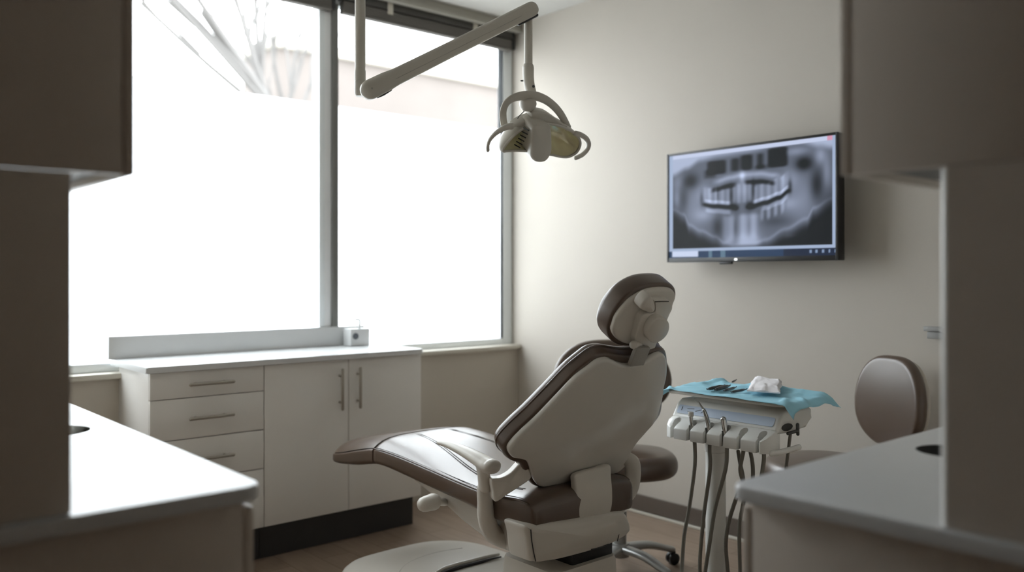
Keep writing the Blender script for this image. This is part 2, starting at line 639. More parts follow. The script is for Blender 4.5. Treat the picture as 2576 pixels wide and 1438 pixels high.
YC = 3.735                     # door plane
BT, ZT = .160, .9035
dc = empty('drawer_cabinet', (1.48, 3.95, 0), 'white four-drawer base cabinet under the window, at the sunlit end of the run', 'cabinet')
obj('carcass', box(1.222, 1.731, YC + .020, YW - .002, .157, ZT, .001), M['cabinet'], dc)
obj('toe_kick', box(1.225, 1.731, YC + .055, YW - .01, 0, .157), M['toe'], dc)
for z0, z1 in ((.788, .9015), (.6105, .7845), (.4315, .6065), (BT, .4275)):
    d = obj('drawer', box(1.222, 1.7295, YC, YC + .0185, z0, z1, .002), M['cabinet'], dc)
    zc = z1 - .055 if z1 < .88 else .846
    zc = (z0 + z1) / 2
    bar_handle((1.383, YC, zc), (1.573, YC, zc), (0, -1, 0), M['steel'], d, .0075)
du = empty('door_cabinet', (2.17, 3.95, 0), 'white two-door base cabinet under the window with upright bar handles', 'cabinet')
obj('carcass', box(1.733, 2.605, YC + .020, YW - .002, .157, ZT, .001), M['cabinet'], du)
obj('toe_kick', box(1.733, 2.59, YC + .055, YW - .01, 0, .157), M['toe'], du)
for a, b, hx in ((1.7335, 2.1705, 2.122), (2.1745, 2.605, 2.222)):
    d = obj('door', box(a, b, YC, YC + .0185, BT, .9015, .002), M['cabinet'], du)
    bar_handle((hx, YC, .665), (hx, YC, .857), (0, -1, 0), M['steel'], d, .0075)
wt = empty('worktop', (1.9, 3.95, .905), 'long white worktop on the drawer cabinets under the window', 'worktop')
obj('slab', prism([V((x, y, .9045)) for x, y in rounded_rect(1.200, 2.612, 3.716, 4.205, (.008, .02, .004, .004))], (0, 0, .0255), .004), M['top'], wt)
obj('backsplash', box(1.185, 2.535, 4.183, 4.2035, .9305, 1.035, .003), M['top'], wt)
# little dispenser box at the end of the backsplash
c = at(905, 858, Y=4.10)
bxo = empty('glove_box', (c.x, 4.12, .931), 'small white box with a dark opening at the end of the window worktop', 'box')
obj('carton', box(c.x - .065, c.x + .055, 4.085, 4.165, .931, 1.025, .004), M['top'], bxo)
obj('opening', lathe([(0, 0), (.018, 0), (.018, .002), (0, .002)], (c.x - .035, 4.0845, .985), (0, -1, 0)), M['facade_glass'], bxo)
obj('pump_top', tube([(c.x + .01, 4.12, 1.0255), (c.x + .01, 4.12, 1.07), (c.x - .02, 4.11, 1.075)], .006), M['top'], bxo)

# ================================================================== NEAR RUN BY THE WINDOW SIDE
LX, LY = .700, 1.512           # worktop corner
lc = empty('end_base_cabinet', (.37, 2.7, 0), 'white base cabinet with a plain end panel under the brightly lit worktop', 'cabinet')
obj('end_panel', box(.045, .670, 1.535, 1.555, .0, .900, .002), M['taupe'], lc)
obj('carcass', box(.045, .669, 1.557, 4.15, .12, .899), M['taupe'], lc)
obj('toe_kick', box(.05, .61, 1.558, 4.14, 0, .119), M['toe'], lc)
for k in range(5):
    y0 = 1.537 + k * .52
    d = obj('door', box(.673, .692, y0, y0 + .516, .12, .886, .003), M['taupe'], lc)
    bar_handle((.692, y0 + .44, .66), (.692, y0 + .44, .82), (1, 0, 0), M['steel'], d)
lw = empty('worktop', (.37, 2.7, .902), 'bright white worktop lit by the window, with a round steel well beside the end panel', 'worktop')
slab = prism([V((x, y, .9015)) for x, y in rounded_rect(.0445, LX, LY, 4.15, (0, .028, 0, 0))], (0, 0, .0285), .006, 4)
so = obj('slab', slab, M['top'], lw)


def well(slab_o, c, r, wall_mat, floor_mat, root):
    """cuts a round waste well into a worktop and lines it"""
    cut = obj('cutter', lathe([(0, .85), (r, .85), (r, .99), (0, .99)], (c[0], c[1], 0), seg=48), M['top'], smooth=0)
    cut.location = -V(root.location)
    cut.location = V((0, 0, 0))
    md = slab_o.modifiers.new('hole', 'BOOLEAN')
    md.operation, md.object, md.solver = 'DIFFERENCE', cut, 'EXACT'
    bpy.context.view_layer.update()
    dg = bpy.context.evaluated_depsgraph_get()
    me = bpy.data.meshes.new_from_object(slab_o.evaluated_get(dg))
    slab_o.modifiers.remove(md)
    old = slab_o.data
    slab_o.data = me
    bpy.data.meshes.remove(old)
    cm = cut.data
    bpy.data.objects.remove(cut)
    bpy.data.meshes.remove(cm)
    obj('well_ring', lathe([(r - .0005, .9022), (r - .0005, .9295), (r - .003, .930), (r - .004, .9022)], (c[0], c[1], 0), seg=48), wall_mat, root)
    obj('well_floor', lathe([(0, .9022), (r - .0045, .9022), (r - .0045, .9045), (0, .9045)], (c[0], c[1], 0), seg=48), floor_mat, root)


cl_ = EYE + FWD * 2.14 + RGT * (-1.053 - .085)
well(so, (cl_.x, cl_.y), .085, M['chrome'], M['welllid'], lw)
lp = empty('upright_panel', (.21, 1.55, .931), 'dark tall end panel standing on the brightly lit worktop', 'panel')
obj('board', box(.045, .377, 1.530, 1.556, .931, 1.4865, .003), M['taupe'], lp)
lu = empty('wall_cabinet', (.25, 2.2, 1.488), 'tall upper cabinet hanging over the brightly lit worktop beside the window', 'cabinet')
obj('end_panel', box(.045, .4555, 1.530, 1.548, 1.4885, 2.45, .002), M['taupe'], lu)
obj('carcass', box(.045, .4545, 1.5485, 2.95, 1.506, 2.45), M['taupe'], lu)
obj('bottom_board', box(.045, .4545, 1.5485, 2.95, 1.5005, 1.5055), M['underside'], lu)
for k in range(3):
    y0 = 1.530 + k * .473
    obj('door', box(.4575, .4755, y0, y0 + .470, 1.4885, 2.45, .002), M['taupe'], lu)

# ================================================================== NEAR RUN BY THE SCREEN SIDE
RX, RY = 1.358, .948
rc = empty('end_base_cabinet', (2.4, .6, 0), 'white base cabinet with a plain end panel under the shaded grey-lit worktop', 'cabinet')
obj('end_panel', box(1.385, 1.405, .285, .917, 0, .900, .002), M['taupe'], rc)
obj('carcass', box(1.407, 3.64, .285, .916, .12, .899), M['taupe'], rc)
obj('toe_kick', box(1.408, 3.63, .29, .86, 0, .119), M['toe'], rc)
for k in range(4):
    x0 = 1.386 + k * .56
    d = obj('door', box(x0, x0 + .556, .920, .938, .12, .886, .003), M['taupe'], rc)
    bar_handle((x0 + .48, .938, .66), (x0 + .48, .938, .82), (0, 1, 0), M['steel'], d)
rw = empty('worktop', (2.4, .6, .902), 'shaded white worktop in front of the brown stool, with a black round well', 'worktop')
so = obj('slab', prism([V((x, y, .9015)) for x, y in rounded_rect(RX, 3.64, .285, RY, (0, 0, 0, .028))], (0, 0, .0285), .006, 4), M['top'], rw)
cr_ = EYE + FWD * 1.90 + RGT * (.897 + .075)
well(so, (cr_.x, cr_.y), .075, M['darkgrey'], M['black'], rw)
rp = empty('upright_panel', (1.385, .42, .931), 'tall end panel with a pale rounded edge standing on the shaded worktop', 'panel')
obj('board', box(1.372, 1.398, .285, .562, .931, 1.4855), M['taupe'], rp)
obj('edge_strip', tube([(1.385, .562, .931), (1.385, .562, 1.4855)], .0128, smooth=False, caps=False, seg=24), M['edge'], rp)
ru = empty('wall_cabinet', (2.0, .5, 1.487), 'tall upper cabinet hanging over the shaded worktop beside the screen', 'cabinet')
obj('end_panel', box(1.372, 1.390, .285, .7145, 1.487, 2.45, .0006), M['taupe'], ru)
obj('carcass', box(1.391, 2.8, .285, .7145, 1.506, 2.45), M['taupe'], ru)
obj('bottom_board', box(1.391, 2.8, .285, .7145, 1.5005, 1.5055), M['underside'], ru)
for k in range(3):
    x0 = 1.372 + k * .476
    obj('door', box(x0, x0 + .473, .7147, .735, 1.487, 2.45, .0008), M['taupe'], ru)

# ================================================================== SCREEN ON THE WALL
tv = empty('television', (3.60, 2.38, 1.39), 'black wall-mounted screen showing a grey panoramic jaw x-ray', 'screen')
TY0, TY1 = at(2109, 400, X=3.50).y, at(1679, 400, X=3.50).y
TZ1, TZ0 = at(1900, 359, X=3.50).z, at(1900, 657, X=3.50).z
obj('housing', box(3.503, 3.556, TY0, TY1, TZ0, TZ1, .004), M['black'], tv)
bw = .012
obj('bezel', join(box(3.496, 3.5029, TY0, TY0 + bw, TZ0, TZ1, .001), box(3.496, 3.5029, TY1 - bw, TY1, TZ0, TZ1, .001),
                  box(3.496, 3.5029, TY0 + bw, TY1 - bw, TZ1 - bw, TZ1, .001), box(3.496, 3.5029, TY0 + bw, TY1 - bw, TZ0, TZ0 + .022, .001)), M['black'], tv)
obj('wall_mount', box(3.557, XW - .001, 2.28, 2.50, 1.52, 1.74), M['darkgrey'], tv)
obj('badge', box(3.4945, 3.4958, 2.395, 2.410, TZ0 + .006, TZ0 + .015), M['chrome'], tv)
obj('sensor_box', box(3.499, 3.515, 2.43, 2.50, TZ0 - .012, TZ0 - .0005, .003), M['black'], tv)


def sstep(a, b, x):
    t = min(max((x - a) / (b - a), 0), 1)
    return t * t * (3 - 2 * t)


def blob(u, v, cu, cv, su, sv):
    return math.exp(-((u - cu) / su) ** 2 - ((v - cv) / sv) ** 2)


def bar(u, v, u0, u1, v0, v1, e=.012):
    return sstep(u0 - e, u0 + e, u) * (1 - sstep(u1 - e, u1 + e, u)) * sstep(v0 - e, v0 + e, v) * (1 - sstep(v1 - e, v1 + e, v))


def curve(u, pts):
    """smooth height of a polyline of (u, v) points at u"""
    if u <= pts[0][0]:
        return pts[0][1]
    for (a, p), (b, q) in zip(pts, pts[1:]):
        if u <= b:
            return p + (q - p) * sstep(a, b, u)
    return pts[-1][1]


LOW = [(0, .42), (.08, .36), (.12, .24), (.20, .17), (.30, .10), (.36, .03), (.42, .01), (.55, .01), (.62, .05), (.74, .15), (.86, .24), (.90, .34), (1, .42)]
BITE = [(.20, .475), (.30, .445), (.40, .425), (.44, .41), (.53, .415), (.62, .445), (.70, .485), (.76, .545)]
PAL = [(.20, .66), (.30, .705), (.40, .735), (.47, .75), (.58, .745), (.68, .715), (.76, .66)]


def xray(u, v):
    b = .40
    # soft tissue either side, spine shadow in the middle
    b += .16 * blob(u, v, .165, .42, .085, .22) + .17 * blob(u, v, .83, .45, .085, .22)
    b += .18 * blob(u, v, .22, .60, .06, .10) + .20 * blob(u, v, .76, .66, .05, .09)
    b += .20 * blob(u, v, .23, .36, .07, .07) + .18 * blob(u, v, .755, .42, .05, .07)
    b += .22 * bar(u, v, .36, .42, .05, .33, .03) + .26 * bar(u, v, .45, .58, .03, .34, .03)
    b += .16 * blob(u, v, .49, .08, .12, .07)
    b -= .22 * blob(u, v, .315, .22, .035, .12) + .10 * blob(u, v, .43, .20, .012, .12) + .08 * blob(u, v, .52, .22, .012, .1)
    b -= .12 * blob(u, v, .68, .25, .09, .05)
    # hard palate and the bright midline
    p = curve(u, PAL)
    b += .30 * math.exp(-((v - p) / .030) ** 2) * bar(u, v, .30, .70, 0, 1, .04)
    b += .34 * blob(u, v, .475, .735, .018, .055) + .16 * blob(u, v, .475, .60, .05, .10)
    # sinus spaces
    for a0, a1, v0, v1, s in ((.25, .365, .79, .925, .50), (.225, .30, .75, .84, .22), (.405, .455, .80, .93, .36), (.47, .535, .80, .95, .50), (.57, .605, .80, .95, .34), (.64, .745, .80, .985, .58), (.555, .63, .79, .83, .2)):
        b -= s * bar(u, v, a0, a1, v0, v1, .022)
    b -= .46 * blob(u, v, .845, .80, .045, .065) + .34 * blob(u, v, .13, .74, .05, .08)
    b += .26 * blob(u, v, .935, .86, .03, .08) + .12 * blob(u, v, .04, .74, .035, .08) + .16 * blob(u, v, .03, .55, .02, .12)
    b += .20 * blob(u, v, .80, .93, .07, .04)
    b -= .32 * blob(u, v, .915, .58, .035, .15) + .16 * blob(u, v, .08, .55, .03, .14)
    b += .16 * blob(u, v, .97, .70, .02, .14)
    # dark strips over the roots
    b -= .44 * bar(u, v, .275, .43, p - .105, p - .062, .018) * 1 + .42 * bar(u, v, .495, .675, p - .100, p - .060, .018)
    # teeth either side of the bite
    c = curve(u, BITE)
    up = bar(u, v, .23, .395, c + .03, c + .19, .02) + bar(u, v, .545, .745, c + .03, c + .20, .02)
    b += up * (.17 + .07 * math.sin(u * 150)) + (bar(u, v, .23, .395, c + .022, c + .062, .012) + bar(u, v, .545, .755, c + .022, c + .062, .012)) * .26
    b += bar(u, v, .415, .53, c + .05, c + .25, .02) * (.12 + .06 * math.sin(u * 170))
    b -= .20 * blob(u, v, .315, .56, .006, .07) + .28 * blob(u, v, .405, .55, .012, .10) + .30 * blob(u, v, .545, .58, .011, .10)
    lo = bar(u, v, .235, .40, c - .075, c - .028, .014) + bar(u, v, .60, .75, c - .075, c - .028, .014)
    b += .22 * lo + .13 * bar(u, v, .59, .74, c - .17, c - .06, .03) * (.6 + math.sin(u * 150))
    b += .05 * math.sin(u * 95) * bar(u, v, .36, .60, .10, .36, .04)
    # the gap of the bite
    g = math.exp(-((v - c) / .021) ** 2)
    b -= .58 * g * (bar(u, v, .215, .445, 0, 1, .02) + bar(u, v, .505, .765, 0, 1, .02))
    b -= .30 * blob(u, v, .425, .425, .022, .04) + .34 * blob(u, v, .525, .43, .024, .045)
    b -= .36 * blob(u, v, .765, .60, .013, .07) + .26 * blob(u, v, .205, .54, .013, .08)
    # below the jaw bone
    l = curve(u, LOW)
    b += .12 * math.exp(-((v - l - .02) / .022) ** 2)
    b *= sstep(l - .12, l + .03, v) * .90 + .10
    b *= 1 - .5 * (1 - sstep(.0, .10, u)) * (1 - sstep(.3, .6, v)) - .5 * sstep(.90, 1.0, u) * (1 - sstep(.35, .65, v))
    b += .05 * blob(u, v, .77, .10, .04, .02)
    # pale upper background
    e = curve(u, [(0, .80), (.10, .86), (.20, .93), (.32, .955), (.50, .965), (.70, .995), (.82, .99), (.93, .93), (1, .90)])
    b += (.88 - b) * sstep(e - .02, e + .07, v) * .9
    return min(max(b, .015), 1.0)

def make_screen():
    nu, nv = 260, 150
    bm = bmesh.new()
    cl = bm.verts.layers.float_color.new('picture')
    y0, y1, z0, z1 = TY0 + bw, TY1 - bw, TZ0 + .022, TZ1 - bw
    g = []
    for j in range(nv + 1):
        row = []
        for i in range(nu + 1):
            u, v = i / nu, j / nv
            p = bm.verts.new((3.5005, y1 + (y0 - y1) * u, z0 + (z1 - z0) * v))
            if v < .062:                                  # task strip
                c = (.02, .045, .10)
                if .02 < u < .20 and v > .012:
                    c = (.55, .62, .80)
                elif abs(u - .28) < .012 or abs(u - .36) < .015:
                    c = (.10, .17, .24)
                elif u > .84 and abs(v - .035) < .015 and math.sin(u * 190) > .55:
                    c = (.22, .30, .45)
                elif u > .72:
                    c = (.012, .02, .045)
            elif v < .088 or u < .025 or u > .982:
                c = (.34, .42, .58)
            elif v > .965:
                c = (.52, .58, .76)
                if u > .955:
                    c = (.62, .30, .42)
            else:
                b = xray((u - .025) / .957, (v - .088) / .877)
                b = b ** 1.9 * 1.05
                c = (.006 + .50 * b, .008 + .575 * b, .010 + .78 * b)
            p[cl] = (c[0], c[1], c[2], 1)
            row.append(p)
        g.append(row)
    for j in range(nv):
        for i in range(nu):
            bm.faces.new((g[j][i], g[j][i + 1], g[j + 1][i + 1], g[j + 1][i]))
    m = bpy.data.materials.new('lit_screen')
    m.use_nodes = True
    nt = m.node_tree
    at_ = nt.nodes.new('ShaderNodeAttribute')
    at_.attribute_name = 'picture'
    b = nt.nodes['Principled BSDF']
    b.inputs['Base Color'].default_value = (.004, .004, .004, 1)
    b.inputs['Specular IOR Level'].default_value = .12
    b.inputs['Roughness'].default_value = .35
    nt.links.new(at_.outputs['Color'], b.inputs['Emission Color'])
    b.inputs['Emission Strength'].default_value = 1.0
    return obj('display', bm, m, tv, smooth=0)


make_screen()

# grey fitting on the wall beyond the stool
c = at(2352, 832, X=XW)
wb = empty('wall_bracket', (XW - .03, c.y, c.z), 'small grey wall bracket on the plain wall above the brown stool', 'bracket')
obj('arm', box(XW - .06, XW - .001, c.y - .08, c.y + .022, c.z + .001, c.z + .020, .003), M['leaf_grey'], wb)
obj('holder', box(XW - .05, XW - .001, c.y - .08, c.y + .012, c.z - .030, c.z, .004), M['leaf_grey'], wb)

# ================================================================== DENTAL CHAIR
CX = 2.135
ch = empty('dental_chair', (CX, 2.5, 0), 'cream dental chair with brown upholstery, reclined back towards the viewer', 'dental chair')
# --- backrest: the plane of its moulded back shell
B0, B1 = V((CX, 2.144, .628)), V((CX, 1.835, 1.084))
eb = (B1 - B0).normalized()
ea = V((1, 0, 0))
en = V((0, -eb.z, eb.y))              # outwards, to the rear
back = Surf(B0, ea, eb, en, k=.12, a0=.0)
SH = [(1403, 1000), (1448, 953), (1484, 925), (1507, 908), (1529, 903), (1543, 908), (1559, 915), (1576, 918), (1600, 916), (1623, 908),
      (1644, 896), (1661, 889), (1673, 895), (1677, 915), (1676, 944), (1670, 972), (1666, 1000), (1649, 1055), (1621, 1088), (1598, 1116),
      (1583, 1143), (1576, 1164), (1558, 1183), (1539, 1192), (1490, 1203), (1443, 1213), (1393, 1219), (1366, 1224), (1350, 1217), (1340, 1202),
      (1335, 1180), (1326, 1161), (1311, 1154), (1290, 1150), (1280, 1137), (1284, 1121), (1311, 1091), (1350, 1055)]
sh = spline(back.trace(SH, .008), 4, True)
obj('back_shell', pad(sh, roll(.014, -.012, .010), back, dome=(.012, 0), n=200), M['gloss'], ch)
CU = [(1398, 996), (1444, 948), (1480, 918), (1505, 900), (1530, 893), (1560, 897), (1590, 900), (1620, 895), (1648, 884), (1668, 880),
      (1680, 888), (1684, 912), (1682, 948), (1676, 975), (1673, 1002), (1668, 1040), (1655, 1062), (1628, 1094), (1604, 1122), (1588, 1150),
      (1578, 1172), (1560, 1190), (1500, 1206), (1440, 1219), (1393, 1226), (1364, 1231), (1340, 1222), (1325, 1196), (1312, 1172), (1288, 1164), (1270, 1146), (1272, 1124),
      (1302, 1090), (1345, 1050)]
cu = spline(back.trace(CU), 4, True)
obj('back_cushion', pad(cu, roll(-.008, -.028, .010)[:6] + roll(-.02, -.080, .026)[6:], back, dome=(0, -.006), n=200), M['leather'], ch)
# piping along the front rim
loop = even(cu, 120)
ring3 = [back(a, b, -.050) for a, b in loop]
obj('piping', tube([tuple(p) for p in ring3] + [tuple(ring3[0])], .0035, seg=8, smooth=False, caps=False), M['leather'], bpy.data.objects['back_cushion'])

# --- headrest
H0 = V((CX - .01, 1.80, 1.19))
hs = Surf(H0, ea, eb, en, k=.9, a0=.0, kb=.3, b0=0)
HSH = [(1539, 829), (1542, 817), (1550, 795), (1567, 772), (1587, 752), (1613, 736), (1635, 728), (1660, 725), (1684, 726), (1695, 733), (1698, 744),
       (1695, 754), (1691, 764), (1690, 774), (1684, 786), (1678, 800), (1668, 820), (1645, 848), (1612, 861), (1587, 864), (1572, 863), (1555, 855), (1544, 844)]
hsh = spline(hs.trace(HSH, .006), 5, True)
hd = obj('headrest', pad(hsh, roll(.012, -.010, .009), hs, dome=(.010, 0), n=140), M['plastic'], ch)
HCU = [(1531, 833), (1535, 812), (1544, 789), (1561, 765), (1582, 744), (1610, 727), (1634, 718), (1660, 715), (1687, 716), (1701, 727), (1704, 744),
       (1698, 757), (1693, 768), (1692, 780), (1686, 792), (1679, 808), (1669, 827), (1648, 853), (1612, 869), (1586, 874), (1566, 873), (1547, 865), (1535, 852)]
hcu = spline(hs.trace(HCU), 5, True)
obj('headrest_cushion', pad(hcu, roll(-.004, -.024, .010)[:6] + roll(-.020, -.084, .030)[6:], hs, dome=(0, -.004), n=140), M['leather'], hd)
ARM = [(1647, 757), (1668, 756), (1684, 758), (1690, 765), (1688, 779), (1679, 799), (1668, 835), (1652, 862), (1648, 872), (1640, 877), (1607, 881), (1603, 872), (1598, 852),
       (1603, 830), (1607, 813), (1613, 798), (1624, 788), (1639, 788), (1649, 780), (1649, 768)]
obj('headrest_arm', pad(spline(hs.trace(ARM, .040), 4, True), roll(.042, .010, .004), hs, dome=(.002, 0), n=110), M['plastic'], hd)
BMP = [(1637, 745), (1645, 757), (1648, 768), (1647, 780), (1637, 787), (1624, 783), (1612, 775), (1621, 757)]
obj('thumb_catch', pad(spline(hs.trace(BMP, .050), 5, True), roll(.054, .010, .010), hs, dome=(.003, 0), n=60), M['plastic'], hd)
DSK = [(1660, 799), (1676, 803), (1684, 817), (1680, 837), (1667, 853), (1651, 862), (1638, 860), (1630, 848), (1630, 833), (1638, 815), (1648, 804)]
obj('round_knob', pad(spline(hs.trace(DSK, .066), 5, True), roll(.068, .040, .005), hs, dome=(.003, 0), n=70), M['plastic'], hd)
obj('ledge', tube([tuple(hs(*hs.ab(x, y, .0425), .0425)) for x, y in ((1648, 758.5), (1665, 757.5), (1682, 757.5))], .0016, seg=6), M['stitch'], hd)
kc = hs(*hs.ab(1608, 866, .035), .035)
kn = hs(*hs.ab(1594, 867, .045), .045)
obj('lock_knob', tube([kc, kn], [.011, .014], smooth=False), M['plastic'], hd)
SLD = [(1601, 876), (1636, 874), (1619, 918), (1583, 921)]
obj('slider_plate', pad(even(back.trace(SLD, .028), 60), roll(.030, .016, .002), back, n=60), M['greymetal'], hd)

# --- seat and leg rest: lofted along the chair's length
ST = [  # y, z of the side piping, z underneath, crown, half width
    (3.378, .526, .514, .010, .215), (3.373, .533, .505, .034, .246), (3.350, .540, .500, .048, .262), (3.28, .553, .504, .045, .266), (3.160, .582, .520, .044, .268), (3.024, .611, .546, .038, .268),
    (2.940, .615, .550, .036, .268), (2.800, .609, .540, .032, .268), (2.644, .597, .526, .022, .268), (2.480, .583, .513, .010, .268), (2.346, .574, .500, .004, .268),
    (2.220, .575, .484, .006, .268), (2.130, .578, .474, .010, .262), (2.085, .566, .470, .008, .250), (2.070, .545, .478, .0, .236)]


def seat_at(y):
    for a, b in zip(ST, ST[1:]):
        if a[0] >= y >= b[0]:
            t = (a[0] - y) / (a[0] - b[0])
            return tuple(p + (q - p) * t for p, q in zip(a, b))
    return ST[0] if y > ST[0][0] else ST[-1]


def seat_section(s):
    y, zt, zb, cr, hw = s
    th = zt - zb
    r = min(.018, th * .35)
    pts = []
    for t in (-.82, -.4, 0, .4, .82):
        pts.append((t * hw, zb))
    for k in range(5):
        a = math.radians(-90 + 90 * k / 4)
        pts.append((hw - r + r * math.cos(a), zb + r + r * math.sin(a)))
    pts.append((hw, zb + th * .6))
    for k in range(5):
        a = math.radians(90 * k / 4)
        pts.append((hw - r + r * math.cos(a), zt - r * .5 + r * .5 * math.sin(a)))
    for t in (.99, .965, .92, .84, .72, .55, .36, .18, 0, -.18, -.36, -.55, -.72, -.84, -.92, -.965, -.99):
        pts.append((t * hw * .98, zt + cr * (1 - abs(t) ** 6) + .006 * (1 - t * t)))
    for k in range(5):
        a = math.radians(90 + 90 * k / 4)
        pts.append((-hw + r + r * math.cos(a), zt - r * .5 + r * .5 * math.sin(a)))
    pts.append((-hw, zb + th * .6))
    for k in range(5):
        a = math.radians(180 + 90 * k / 4)
        pts.append((-hw + r + r * math.cos(a), zb + r + r * math.sin(a)))
    return [V((CX + x, y, z)) for x, z in pts]


ys = lambda a, b, n: [a + (b - a) * i / n for i in range(n + 1)]
dense = spline(ST, 5)
seat_s = [s for s in dense if s[0] <= 3.022]
toe_s = [s for s in dense if s[0] >= 3.0225]
first = seat_at(3.0205)
seat_o = obj('seat_cushion', loft([seat_section((3.0205, first[1] - .004, first[2] + .004, first[3], first[4] - .004))] + [seat_section(s) for s in seat_s]), M['leather'], ch, smooth=50)
obj('foot_cover', loft([seat_section(s) for s in toe_s] + [seat_section((3.0225, first[1] - .004, first[2] + .004, first[3] - .004, first[4] - .003))]), M['leather'], ch, smooth=50)
for sx in (-1, 1):
    path = []
    for y in ys(3.01, 2.10, 40):
        s = seat_at(y)
        path.append((CX + sx * (s[4] - .003), y, s[1] - .0005))
    obj('piping', tube(path, .0032, seg=8, n=2, caps=True), M['leather'], seat_o)
    path2 = [(p[0] - sx * .012, p[1], p[2] + .0035) for p in path]
    obj('stitching', tube(path2, .0014, seg=6, n=2), M['stitch'], seat_o)


def on_top(t, y, dz=.0006):
    s = seat_at(y)
    return (CX + t * s[4] * .98, y, s[1] + s[3] * (1 - abs(t) ** 6) + .006 * (1 - t * t) + dz)


for off in (0, .022):
    for sx in (-1, 1):
        path = [on_top(sx * (.30 + off * 2 + .34 * sstep(0, 1, (2.99 - y) / .62)), y) for y in ys(2.98, 2.20, 36)]
        obj('seam', tube(path, .0015, seg=6, n=2), M['stitch'], seat_o)
obj('foot_seam', tube([on_top(t, 3.022, -.004) for t in [-.97, -.94, -.88] + [-.8 + .1 * k for k in range(17)] + [.88, .94, .97]], .002, seg=6, n=2), M['stitch'], seat_o)

# --- under-seat pan, rear housing, pedestal, floor base
PAN = [(2.93, .548, .524, .17), (2.88, .545, .512, .19), (2.73, .532, .470, .205), (2.603, .522, .436, .212), (2.522, .515, .410, .215), (2.415, .503, .383, .216),
       (2.333, .497, .366, .216), (2.242, .485, .357, .216), (2.13, .472, .353, .214)]


def pan_section(y, zt, zb, hw):
    pts = []
    r = min(.05, (zt - zb) * .6)
    for x, z in rounded_rect(-hw, hw, zb, zt, (r, r, .004, .004), 5):
        pts.append(V((CX + x, y, z - .001)))
    return pts


obj('seat_pan', loft([pan_section(*s) for s in spline(PAN, 4)]), M['plastic'], ch)
rear = Surf((CX, 2.06, .42), (1, 0, 0), (0, 0, 1), (0, -1, 0), k=.25)
RH = [(1326, 1323), (1363, 1317), (1442, 1308), (1500, 1298), (1535, 1290), (1570, 1287), (1584, 1305), (1589, 1328), (1583, 1344), (1558, 1361), (1524, 1376), (1454, 1397),
      (1393, 1411), (1350, 1413), (1338, 1409), (1330, 1353)]
obj('rear_housing', pad(even(spline(rear.trace(RH, .010), 4, True), 160), roll(.012, -.115, .022), rear, dome=(.012, 0), n=160), M['plastic'], ch)
obj('vent_slot', tube([rear(*rear.ab(1481, 1379), .0135), rear(*rear.ab(1502, 1374), .0135), rear(*rear.ab(1523, 1366), .0135)], .0022, seg=8), M['black'], bpy.data.objects['rear_housing'])
sm = [rear(*rear.ab(x, y), .0125) for x, y in ((1329, 1330), (1331, 1355), (1336, 1385), (1341, 1408))]
obj('seam', tube([tuple(p) for p in sm], .0018, seg=6), M['black'], bpy.data.objects['rear_housing'])
sm = [rear(*rear.ab(x, y), .0132) for x, y in ((1532, 1312), (1545, 1324), (1550, 1338), (1546, 1358))]
obj('seam', tube([tuple(p) for p in sm], .0016, seg=6), M['stitch'], bpy.data.objects['rear_housing'])
obj('pedestal_gap', box(CX - .02, CX + .19, 2.12, 2.36, .300, .362, .01), M['black'], ch)
obj('pedestal', loft([[V((CX + .03 + x * s, 2.24 + y * s, z)) for x, y in rounded_rect(-.165, .175, -.15, .15, (.05,) * 4, 6)] for z, s in ((.10, 1.06), (.16, 1.03), (.24, 1.0), (.296, .98), (.31, .95))]), M['plastic'], ch)
fb = [(x, y) for x, y in rounded_rect(1.755, 2.45, 1.95, 3.24, (.16, .16, .26, .20), 8)]
fbs = Surf((2.10, 2.56, .125), (1, 0, 0), (0, 1, 0), (0, 0, 1), k=.10, kb=.05)
fbl = [(x - 2.10, y - 2.56) for x, y in fb]
fbo = obj('floor_base', pad(fbl, [(.05, .014), (.03, .008), (.016, -.002), (.006, -.016), (0, -.035), (-.004, -.07), (-.004, -.094)], fbs, dome=(.014, 0), n=140), M['plastic'], ch)
obj('base_foot', pad(fbl, roll(-.0945, -.11, .004, ins0=.02), fbs, n=80), M['black'], ch)
obj('base_cover', pad(even(spline([(-.20, -.42), (-.19, .0), (-.14, .16), (.02, .20), (.20, .18), (.25, .0), (.22, -.42)], 5, True), 90), roll(.030, .012, .012), fbs, dome=(.012, 0), n=90), M['gloss'], fbo)
obj('seam', tube([tuple(fbs(a, b, .0215)) for a, b in ((-.27, .10), (-.24, .26), (-.12, .38), (.04, .42), (.18, .40))], .0016, seg=6), M['greymetal'], fbo)

lip = [(1098, 1440), (1118, 1430), (1150, 1420), (1185, 1411), (1222, 1401), (1254, 1394)]
obj('lip', tube([tuple(at(x, y, Z=.166)) for x, y in lip], [.009, .010, .010, .010, .009, .006], seg=10), M['gloss'], fbo)
obj('lip_gap', tube([tuple(at(x + 6, y + 6, Z=.163)) for x, y in lip], [.006, .008, .008, .007, .006, .003], seg=8), M['black'], fbo)
# --- strap between shell and housing
stp = Surf((CX + .09, 2.085, .52), (1, 0, 0), (0, 0, 1), (0, -1, 0), k=.5, kb=1.4)
SP = [(1451, 1192), (1500, 1177), (1534, 1168), (1538, 1200), (1541, 1235), (1540, 1270), (1533, 1295), (1524, 1311), (1484, 1326), (1445, 1331), (1434, 1319), (1443, 1290), (1449, 1250), (1447, 1215)]
obj('back_bracket', pad(even(spline(stp.trace(SP, .020), 4, True), 120), roll(.022, -.006, .008), stp, dome=(.004, 0), n=120), M['plastic'], ch)
